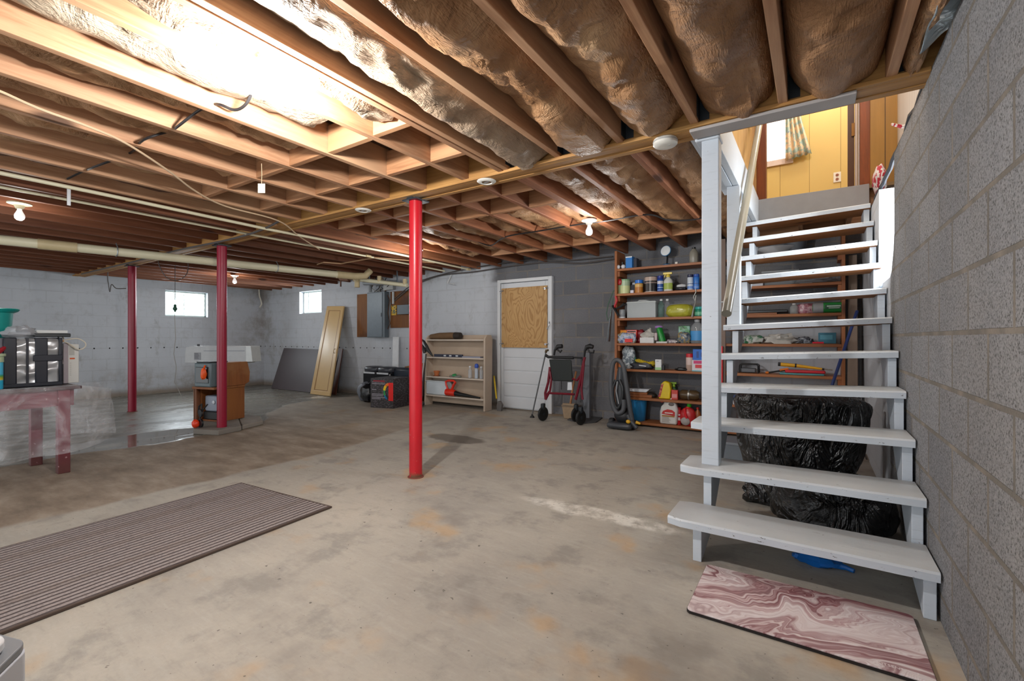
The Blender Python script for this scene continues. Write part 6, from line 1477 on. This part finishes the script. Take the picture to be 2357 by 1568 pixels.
MB().tube([U(1410, 704, Y=5.675), U(1418, 716, Y=5.67), U(1424, 727, Y=5.67)], .026, 8, sq=(.5, 1)).tube([U(1416, 712, Y=5.68), U(1428, 706, Y=5.68), U(1437, 700, Y=5.68)], [.012, .014, .022], 8).build('black_jaw', BK, t, world=True)

# ------------------------------------------------------------------ upright vacuum cleaner
q = U(1440, 990, Z=0.0); Yv = 5.42
t = thing('vacuum_cleaner', 'grey upright vacuum cleaner with a looped hose in front of the left shelf upright', 'vacuum cleaner', (U(1437, 985, Y=Yv).x, Yv, 0))
VG = plain('#3d4045', .4); VD = plain('#26282b', .45)
V = lambda px, py, y=Yv: U(px, py, Y=y)
zf = lambda p: p
b0, b1 = V(1402, 985), V(1458, 985)
MB().box(b0.x, b1.x, Yv-.11, Yv+.14, .015, .085).build('floor_head', VG, t, world=True, bevel=.03)
MB().lathe([(.055, -.02), (.06, 0), (.06, .03), (.05, .04)], (b0.x+.01, Yv+.05, .06), 18, R=Ry(PI/2)).lathe([(.055, -.02), (.06, 0), (.06, .03), (.05, .04)], (b1.x-.03, Yv+.05, .06), 18, R=Ry(PI/2)).build('wheel', VD, t, world=True)
c = V(1433, 960); MB().ball((c.x, Yv+.05, .16), (.12, .10, .10), 18).build('motor_body', VD, t, world=True)
c1 = V(1430, 905); MB().tube([V(1433, 950, Yv+.06), V(1430, 915, Yv+.06), V(1428, 880, Yv+.06), V(1428, 845, Yv+.05)], [.06, .075, .06, .028], 16).build('dust_tower', VG, t, world=True)
MB().tube([V(1428, 850, Yv+.05), V(1427, 835, Yv+.05)], [.022, .018], 10).build('handle', plain('#b86a34', .5), t, world=True)
def hoseloop(pts, r, mat, name):
    out = []; P = [Vector(p) for p in pts]
    for i in range(len(P)-1):
        p0, p1, p2, p3 = P[max(0, i-1)], P[i], P[i+1], P[min(len(P)-1, i+2)]
        for k in range(8):
            s_ = k/8; out.append(.5*((2*p1)+(p2-p0)*s_+(2*p0-5*p1+4*p2-p3)*s_*s_+(3*p1-p0-3*p2+p3)*s_**3))
    out.append(P[-1]); rr = [r*(1+.05*(i % 2)) for i in range(len(out))]
    return MB().tube(out, rr, 12).build(name, mat, t, world=True)
HS = plain('#4a4c50', .5)
hoseloop([V(1445, 955, Yv-.02), V(1455, 972, Yv-.02), V(1449, 935, Yv-.04), V(1441, 880, Yv-.05), V(1434, 842, Yv-.05), V(1422, 829, Yv-.05), V(1411, 838, Yv-.05), V(1406, 880, Yv-.06), V(1409, 925, Yv-.06), V(1420, 950, Yv-.06), V(1434, 945, Yv-.06), V(1436, 920, Yv-.06)], .027, HS, 'hose')
hoseloop([V(1418, 875, Yv-.03), V(1411, 895, Yv-.05), V(1413, 925, Yv-.05), V(1421, 940, Yv-.05), V(1430, 925, Yv-.05), V(1433, 895, Yv-.05), V(1426, 875, Yv-.03)], .018, VD, 'cord_coil')
MB().tube([V(1421, 878, Yv-.06), V(1418, 900, Yv-.07), V(1424, 930, Yv-.07)], .008, 8).build('cord', plain('#8f9296', .4), t, world=True)
MB().ball(V(1446, 971, Yv-.08), (.028, .02, .024), 12).tube([V(1464, 972, Yv-.06), V(1474, 976, Yv-.06)], [.02, .012], 8).build('yellow_latch', plain('#d9a520', .4), t, world=True)
MB().tube([V(1452, 970, Yv-.04), V(1466, 985, Yv-.04)], [.03, .028], 10).build('hose_end', VG, t, world=True)

# ------------------------------------------------------------------ folding walker in front of the door
Yw = 5.40
t = thing('walker', 'folded red-framed wheeled walker with a black seat panel by the door', 'walker', (U(1300, 960, Y=Yw).x, Yw, 0))
W3 = lambda px, py, y=Yw: U(px, py, Y=y)
MR = plain('#6f1226', .25, .1)
for (cx_, cy_, nm) in ((1250, 943, 'a'), (1326, 938, 'b'), (1337, 950, 'c')):
    c = W3(cx_, cy_, Yw-.02 if nm != 'b' else Yw+.16); r = .095
    c.z = r+.001
    MB().lathe([(r*.45, -.014), (r*.80, -.017), (r*.93, -.015), (r, -.008), (r, .008), (r*.93, .015), (r*.80, .017), (r*.45, .014)], c, 26, R=Rz(math.radians(-14)) @ Ry(PI/2)).build('wheel', plain('#151617', .5), t, world=True)
    MB().lathe([(.02, -.022), (.02, .022)], c, 12, R=Rz(math.radians(-14)) @ Ry(PI/2)).build('hub', plain('#303338', .3, .4), t, world=True)
    MB().box(c.x-.024, c.x+.024, c.y-.03, c.y+.03, .15, .235).build('fork', plain('#1b2228', .4), t, world=True, bevel=.01)
MB().tube([W3(1256, 920), W3(1255, 905), W3(1262, 880), W3(1265, 855), W3(1266, 845)], .018, 8).tube([W3(1256, 920), W3(1266, 900), W3(1269, 875), W3(1266, 855)], .015, 8).tube([W3(1325, 920), W3(1335, 880), W3(1341, 845), W3(1346, 822)], .018, 8).tube([W3(1341, 920), W3(1338, 895), W3(1342, 860), W3(1344, 835)], .015, 8).tube([W3(1262, 905), W3(1322, 908)], .015, 8).tube([W3(1318, 872), W3(1328, 876), W3(1338, 862)], .014, 8).tube([W3(1266, 900), W3(1256, 912)], .015, 8).build('red_frame', MR, t, world=True)
MB().tube([W3(1262, 822), W3(1320, 824)], .019, 10).tube([W3(1318, 823), W3(1340, 824)], .011, 8).tube([W3(1256, 818), W3(1262, 822)], .02, 8).tube([W3(1344, 826), W3(1346, 808), W3(1351, 799), W3(1358, 797), W3(1365, 799)], [.014, .016, .030, .032, .026], 10).tube([W3(1353, 804), W3(1358, 812), W3(1366, 812), W3(1367, 806)], .012, 8).tube([W3(1275, 818), W3(1277, 806), W3(1284, 798), W3(1294, 797)], [.014, .016, .030, .028], 10).tube([W3(1283, 805), W3(1290, 811), W3(1293, 806)], .012, 8).tube([W3(1339, 826), W3(1341, 850)], .013, 8).tube([W3(1292, 875), W3(1292, 897)], .006, 6).build('black_handles', BK, t, world=True)
m = MB()
pts = [W3(1264, 827), W3(1315, 829), W3(1319, 878), W3(1272, 877)]
m.prism([(pts[3].x, pts[3].z), (pts[2].x, pts[2].z), (pts[1].x, pts[1].z), (pts[0].x, pts[0].z)], Yw-.012, Yw+.012, 'y').build('seat_panel', plain('#131a18', .6, 0, .1, 30), t, world=True, bevel=.01)
MB().prism([(W3(1306, 898).x, W3(1306, 898).z), (W3(1317, 898).x, W3(1317, 898).z), (W3(1316, 880).x, W3(1316, 880).z), (W3(1307, 880).x, W3(1307, 880).z)], Yw-.004, Yw, 'y').build('care_tag', plain('#c9ced4', .5), t, world=True)
t = thing('walking_cane', 'metal walking cane with a black tip leaning at the walker left side', 'cane', (U(1225, 958, Y=5.42).x, 5.42, 0))
tip = U(1225, 958, Z=.02); topc = U(1256, 812, Y=5.44)
MB().tube([tip+Vector((0, 0, .02)), topc], .010, 10).build('shaft', plain('#8b9095', .3, .7), t, world=True)
MB().lathe([(.035, 0), (.03, .012), (.014, .03), (.012, .05)], (tip.x, tip.y, 0), 14).build('rubber_tip', BK, t, world=True)
MB().tube([topc, topc+Vector((.01, 0, .03)), topc+Vector((.04, 0, .035))], [.016, .018, .014], 8).build('grip', plain('#4a3a1c', .4), t, world=True)
t = thing('corn_broom', 'straw broom with a wooden handle standing behind the walker', 'broom', (U(1310, 958, Y=5.72).x, 5.72, 0))
B3 = lambda px, py, y=5.74: U(px, py, Y=y)
MB().tube([B3(1313, 930), B3(1318, 895), B3(1326, 856, 5.9)], .014, 10).build('handle', plain('#b0774a', .5), t, world=True)
MB().prism([(B3(1300, 0).x, .0), (B3(1330, 0).x, .0), (B3(1334, 0).x, .16), (B3(1330, 0).x, .21), (B3(1297, 0).x, .21), (B3(1296, 0).x, .16)], 5.70, 5.76, 'y').build('straw_brush', plain('#a08a70', .9, 0, .2, 30, .6), t, world=True, bevel=.01)
MB().box(B3(1296, 0).x-.003, B3(1334, 0).x+.003, 5.695, 5.765, .165, .19).build('binding', plain('#7a6a58', .8), t, world=True)
t = thing('upright_strip', 'tall dark grey upright strip between the walker and the grey wall', 'post', (U(1352, 955, Y=5.88).x, 5.88, 0))
MB().box(U(1343, 0, Y=5.86).x, U(1358, 0, Y=5.86).x, 5.84, 5.90, 0, U(1350, 812, Y=5.86).z).build('post', plain('#6b6e74', .5), t, world=True, bevel=.003)  # narrow grey box drawn as a vertical dark strip
t.name = 'grey_strip'
m = MB(); a0 = [U(1306, 968, Z=.0), U(1345, 976, Z=.0), U(1372, 974, Z=.0), U(1389, 962, Z=.0), U(1362, 953, Z=.0), U(1325, 955, Z=0)]
solo(MB().prism([(p.x, p.y) for p in a0], .001, .016, 'z'), 'floor_mat', 'dark grey rubber mat lying partly under the walker wheels', 'mat', plain('#4b4c4e', .7), bevel=.004)

# ------------------------------------------------------------------ under the stairs: black bags and a stepladder foot
n = NT('black_bin_bag'); cr = n.noise(scale=6, detail=6, rough=.6, dist=1.5); n.set('Base Color', n.mix(cr, '#0c0c0d', '#1c1d1f')).set('Roughness', .20).set('Specular IOR Level', .9); rg = n.M('ABSOLUTE', n.M('SUBTRACT', n.noise(n.map(None, (1, 1, .45)), 7, 3, .6, 1.2), .5)); n.bump(n.M('SUBTRACT', n.M('MULTIPLY', cr, .25), rg), 1.0, .12); MAT['bag'] = n.m
def bag(name, label, c, rx, ry, h, seed, top=1.0, bot=.8, folds=9, n_=64, m_=40):
    def fn(u, v):
        a = 2*PI*u; k = v
        pr = (bot+(top-bot)*k)*(math.sin(min(1, k*7)*PI/2)**.5 if k < .15 else 1)
        if k > .86: pr *= math.sqrt(max(0, 1-((k-.86)/.14)**2))*.999+.001
        fo = 1+.05*abs(math.sin(a*folds*.5+2*math.sin(k*3+seed)))*min(1, k*3)+.12*mnoise.noise(Vector((math.cos(a)*1.5, math.sin(a)*1.5, k*2.2+seed)))+.05*mnoise.noise(Vector((math.cos(a)*5, math.sin(a)*5, k*5+seed)))
        return (c[0]+rx*pr*fo*math.cos(a), c[1]+ry*pr*fo*math.sin(a), c[2]+h*min(1, k*1.06)*(1+.04*mnoise.noise(Vector((math.cos(a)*2, math.sin(a)*2, seed)))))
    return solo(MB().grid(fn, n_, m_), name, label, 'bag', MAT['bag'])
bag('bin_bag', 'big black plastic bag draped high over a bulky load behind the stairs', (-.12, 3.98, 0), .40, .27, .69, 3, 1.08, .80, 11)
bag('bin_bag', 'lower black plastic bag slumped on the floor beneath the second tread', (.06, 3.26, 0), .30, .20, .30, 8, .95, 1.0, 13)
solo(MB().ball((-.255, 3.52, .06), (.16, .10, .085), 20, nz=.4, seed=30, flat=-.06), 'bin_bag', 'small crumpled black bag lying flat between the two larger ones', 'bag', MAT['bag'])
q = U(1895, 1303, Z=.0)
solo(MB().ball((q.x-.03, q.y, .022), (.095, .045, .03), 18, nz=.4, seed=31, flat=-.022).tube([(q.x+.04, q.y+.0, .02), (q.x+.09, q.y+.005, .014), (q.x+.12, q.y-.01, .012)], [.02, .012, .010], 8), 'blue_plastic_bag', 'small knotted blue plastic bag on the floor under the bottom tread', 'bag', plain('#1464b4', .35, 0, .2, 20, .4))
# grey plank and platform behind
a0, a1 = U(1660, 1055, Z=0), U(1725, 1058, Z=0)
t = thing('grey_step_box', 'low grey-blue wooden step box on the floor behind the stair post', 'step box', (a0.x, a0.y, 0))
MB().box(a0.x-.05, a0.x+.30, a0.y, a0.y+.30, 0, .13).build('box', plain('#6c747c', .5), t, world=True, smooth=False, bevel=.005)
MB().box(a0.x-.06, a0.x+.31, a0.y-.01, a0.y+.31, .131, .155).build('lid', plain('#7a8087', .5), t, world=True, smooth=False, bevel=.004)
# blue pole leaning beside the shelves
t = thing('blue_pole', 'thin dark blue pole leaning across the right end of the shelves', 'pole', (.2, 5.4, 0))
p0, p1 = U(1973, 716, Y=5.60), U(1915, 888, Y=5.30)
d_ = (p1-p0); p2 = p0+d_*((p0.z-.005)/(p0.z-p1.z))
MB().tube([p0, p2], .014, 10).build('pole', plain('#2a3f7c', .4), t, world=True)
# leaning lumber in the corner
t = thing('leaning_lumber', 'bare board leaning in the corner right of the shelves', 'board', (.32, 5.7, 0))
slab(MB(), Vector((.27, 5.62, 0)), Vector((.36, 5.60, 0)), Vector((.365, 5.86, 1.95)), Vector((.30, 5.88, 1.95)), .03).build('board', plain('#8a7768', .7, 0, .2, 6), t, world=True, smooth=False)
t = thing('floor_grate', 'small white wire floor grate lying behind the black bags', 'grate', U(1950, 1050, Z=0))
g0 = Vector(t.location); m = MB().box(-.16, .16, -.14, .14, .001, .012)
m.build('pan', plain('#a59a8e', .6), t)
m = MB()
for k in range(9): m.box(-.14+k*.034, -.130+k*.034, -.12, .12, .0125, .017)
m.build('bars', plain('#3b322c', .5), t)

# ------------------------------------------------------------------ floor coverings
n = NT('striped_rug_pile'); x, y, z = n.sep()
ph = n.M('FRACT', n.M('MULTIPLY', n.M('ADD', x, n.M('MULTIPLY', n.noise(scale=11, detail=3), .012)), 28.0))
rb = n.M('ABSOLUTE', n.M('SUBTRACT', ph, .5))
flk = n.noise(n.map(None, (1, .5, 1)), 170, 3, .7)
band = n.noise(n.com(n.M('MULTIPLY', x, 5.0), 0.0, 0.0), 1.5, 2)
col = n.mix(n.sm(rb, .26, .44), n.mix(flk, '#7f7572', '#aca29e'), '#3a2f2d')
col = n.mix(n.M('MULTIPLY', n.sm(band, .5, .6), .35), col, '#6a5b50')
col = n.mix(n.M('MULTIPLY', n.sm(flk, .5, .62), .6), col, '#4c4144')
n.set('Base Color', col).set('Roughness', .95); n.bump(n.M('ADD', n.M('MULTIPLY', n.sm(rb, .44, .2), 1.0), n.M('MULTIPLY', flk, .4)), .8, .006)
MAT['rug'] = n.m
rug_a = math.atan2(1.86-1.79, 1.01)
t = thing('striped_rug', 'long grey and brown ribbed runner rug on the concrete floor', 'rug', (-3.63, 1.79, 0), rug_a)
MB().grid(lambda u, v: (.015+.985*u, -.015-2.62*v, .013+.002*mnoise.noise(Vector((u*3, v*7, 0)))), 30, 70).build('pile', MAT['rug'], t)
m = MB().box(0, 1.012, -.018, 0, .001, .012).box(.998, 1.014, -2.65, -.018, .001, .013).box(0, .016, -2.65, -.018, .001, .012).box(.016, .998, -2.65, -.018, .001, .008)
m.build('binding', plain('#4d3f37', .9, 0, .15, 30), t, smooth=False, bevel=.002)
# marbled kitchen mat
n = NT('marbled_mat'); x, y, z = n.sep()
v = n.map(None, (1.0, 1.0, 1.0), (.4, .8, 0), (0, 0, math.radians(-20)))
w1 = n.noise(v, 3.0, 3, .5, .9)
f = n.M('ADD', n.M('MULTIPLY', w1, 1.15), n.M('MULTIPLY', n.sep(v)[1], 2.2))
ln = n.M('FRACT', n.M('MULTIPLY', f, 3.0)); ln2 = n.noise(n.com(n.M('MULTIPLY', f, 4.6), n.M('MULTIPLY', x, .3), 0.0), 1.6, 5, .68)
col = n.ramp(ln2, [(.32, '#5f3237'), (.43, '#8a5a5e'), (.50, '#c0a8a8'), (.56, '#ddd4d3'), (.63, '#b08c8e'), (.70, '#d6cac9')])
big = n.noise(n.com(n.M('MULTIPLY', f, 1.5), 0.0, 0.0), 1.6, 2)
col = n.mix(n.M('MULTIPLY', n.sm(big, .45, .6), .45), col, '#d2c6c5')
col = n.mix(n.M('MULTIPLY', n.sm(big, .45, .32), .45), col, '#7d4d52')
n.set('Base Color', col).set('Roughness', .45); n.bump(n.noise(scale=120, detail=2), .15, .001)
MAT['marble'] = n.m
t = thing('kitchen_mat', 'pink and white marbled cushioned mat at the foot of the stairs', 'mat', (-.43, 1.93, 0), math.radians(.4))
r_ = .02; mw, mh = .755, .44
pts = []
for cx_, cy_, a0 in ((mw-r_, r_, -90), (mw-r_, mh-r_, 0), (r_, mh-r_, 90), (r_, r_, 180)):
    for k in range(5):
        a = math.radians(a0+k*22.5); pts.append((cx_+r_*math.cos(a), cy_+r_*math.sin(a)))
MB().prism(pts, .009, .016, 'z').build('top_sheet', MAT['marble'], t, smooth=False, bevel=.003)
pts2 = [(mw/2+(p[0]-mw/2)*1.006, mh/2+(p[1]-mh/2)*1.01) for p in pts]
MB().prism(pts2, .001, .009, 'z').build('dark_backing', plain('#1c1412', .7), t, smooth=False)
lettering('KITSENTORT', .019, plain('#e6d9d8', .3, .2), t, Matrix.Translation((mw-.095, .028, .0162)) @ Matrix.Rotation(math.radians(0), 4, 'Z'), extrude=.0004)
# white appliance corner at the lower left
zc = .60
C_, F_, B_ = U(66, 1474, Z=zc), U(0, 1538, Z=zc), U(0, 1457, Z=zc)
uf = (F_-C_).normalized(); ub = (B_-C_).normalized()
t = thing('white_appliance', 'corner of a white appliance with a dial, at the bottom left of the picture', 'appliance', (C_.x, C_.y, 0))
def quadpts(a, b, c, d):
    P = [C_+uf*a+ub*b, C_+uf*c+ub*b, C_+uf*c+ub*d, C_+uf*a+ub*d]; out = []
    for i in range(4):
        p, q, r = P[i-1], P[i], P[(i+1) % 4]
        for k in range(6):
            s_ = k/5; e1 = q+(p-q).normalized()*.018; e2 = q+(r-q).normalized()*.018
            o = e1*(1-s_)**2+q*2*s_*(1-s_)+e2*s_*s_; out.append((o.x, o.y))
    return out
def pr(a, b, c, d, z0, z1, nm, mt, bv):
    return MB().prism(quadpts(a, b, c, d), z0, z1, 'z').build(nm, mt, t, world=True, bevel=bv)
pr(0, 0, .36, .30, .001, zc-.012, 'housing', plain('#c6cad2', .35, 0, .04, 6), .003)
pr(.002, .002, .358, .298, zc-.012, zc, 'grey_top', plain('#7d8186', .35), .002)
pr(.028, .022, .34, .28, zc+.001, zc+.020, 'white_lid', plain('#e3e4e6', .3), .005)
dl = C_+uf*.085+ub*.075
MB().lathe([(.022, 0), (.024, .004), (.018, .005), (.014, .003), (.006, .004)], (dl.x, dl.y, zc+.020), 24).build('dial', plain('#9fa3a6', .3, .3), t, world=True)

# ------------------------------------------------------------------ third level: pieces that belong to a part
SUBS = {'panel_door': ('enclosure',), 'latch': ('enclosure',), 'care_tag': ('seat_panel',), 'hub': ('wheel',), 'print_lines': ('label', 'body', 'case', 'carton_body'),
        'label_band': ('body', 'cup'), 'printed_panel': ('body',), 'groove_line': ('door_board',), 'handle': ('door_board',), 'green_band': ('wrap',),
        'red_label': ('body', 'wrap'), 'brown_band': ('body',), 'grip_hollow': ('body',), 'grey_label': ('body',), 'pale_label': ('body',), 'dark_label': ('roll',),
        'white_band': ('roll',), 'lettering_bars': ('roll',), 'vial_window': ('beam',), 'orange_mark': ('case',), 'vent_label': ('case',), 'glass_front': ('housing',),
        'white_lettering_bar': ('body',), 'test_button': ('housing',), 'vent_band': ('housing',), 'binding': ('straw_brush',), 'lettering': ('top_sheet',),
        'white_piping': ('wrap',), 'green_header': ('wrap',), 'dial': ('white_lid',), 'rainbow_band': ('carton_body',), 'red_panel': ('carton_body',), 'red_title': ('carton_body',),
        'trim_strip': ('lower_case',), 'joist_hanger': (), 'seam': ('bag_body',), 'coupling': (), 'yellow_latch': ('floor_head',), 'red_side_print': ('sack',)}
def ctr(o):
    v = [Vector(q.co) for q in o.data.vertices]; return sum(v, Vector())/max(1, len(v))
for root in [o for o in COL.objects if o.parent is None and o.type == 'EMPTY']:
    kids = list(root.children)
    for ch in kids:
        base = ch.name.split('.')[0]
        for tgt in SUBS.get(base, ()):
            cand = [k for k in kids if k.name.split('.')[0] == tgt and k is not ch and k.location.length < 1e-6]
            if not cand: continue
            c = ctr(ch); best = min(cand, key=lambda k: (ctr(k)-c).length)
            loc_m = ch.matrix_local.copy() if base == 'lettering' else None
            same = (ch.matrix_parent_inverse-best.matrix_parent_inverse)
            if max(abs(v) for r in same for v in r) > 1e-6: continue
            ch.parent = best; ch.matrix_parent_inverse = Matrix.Identity(4)
            break
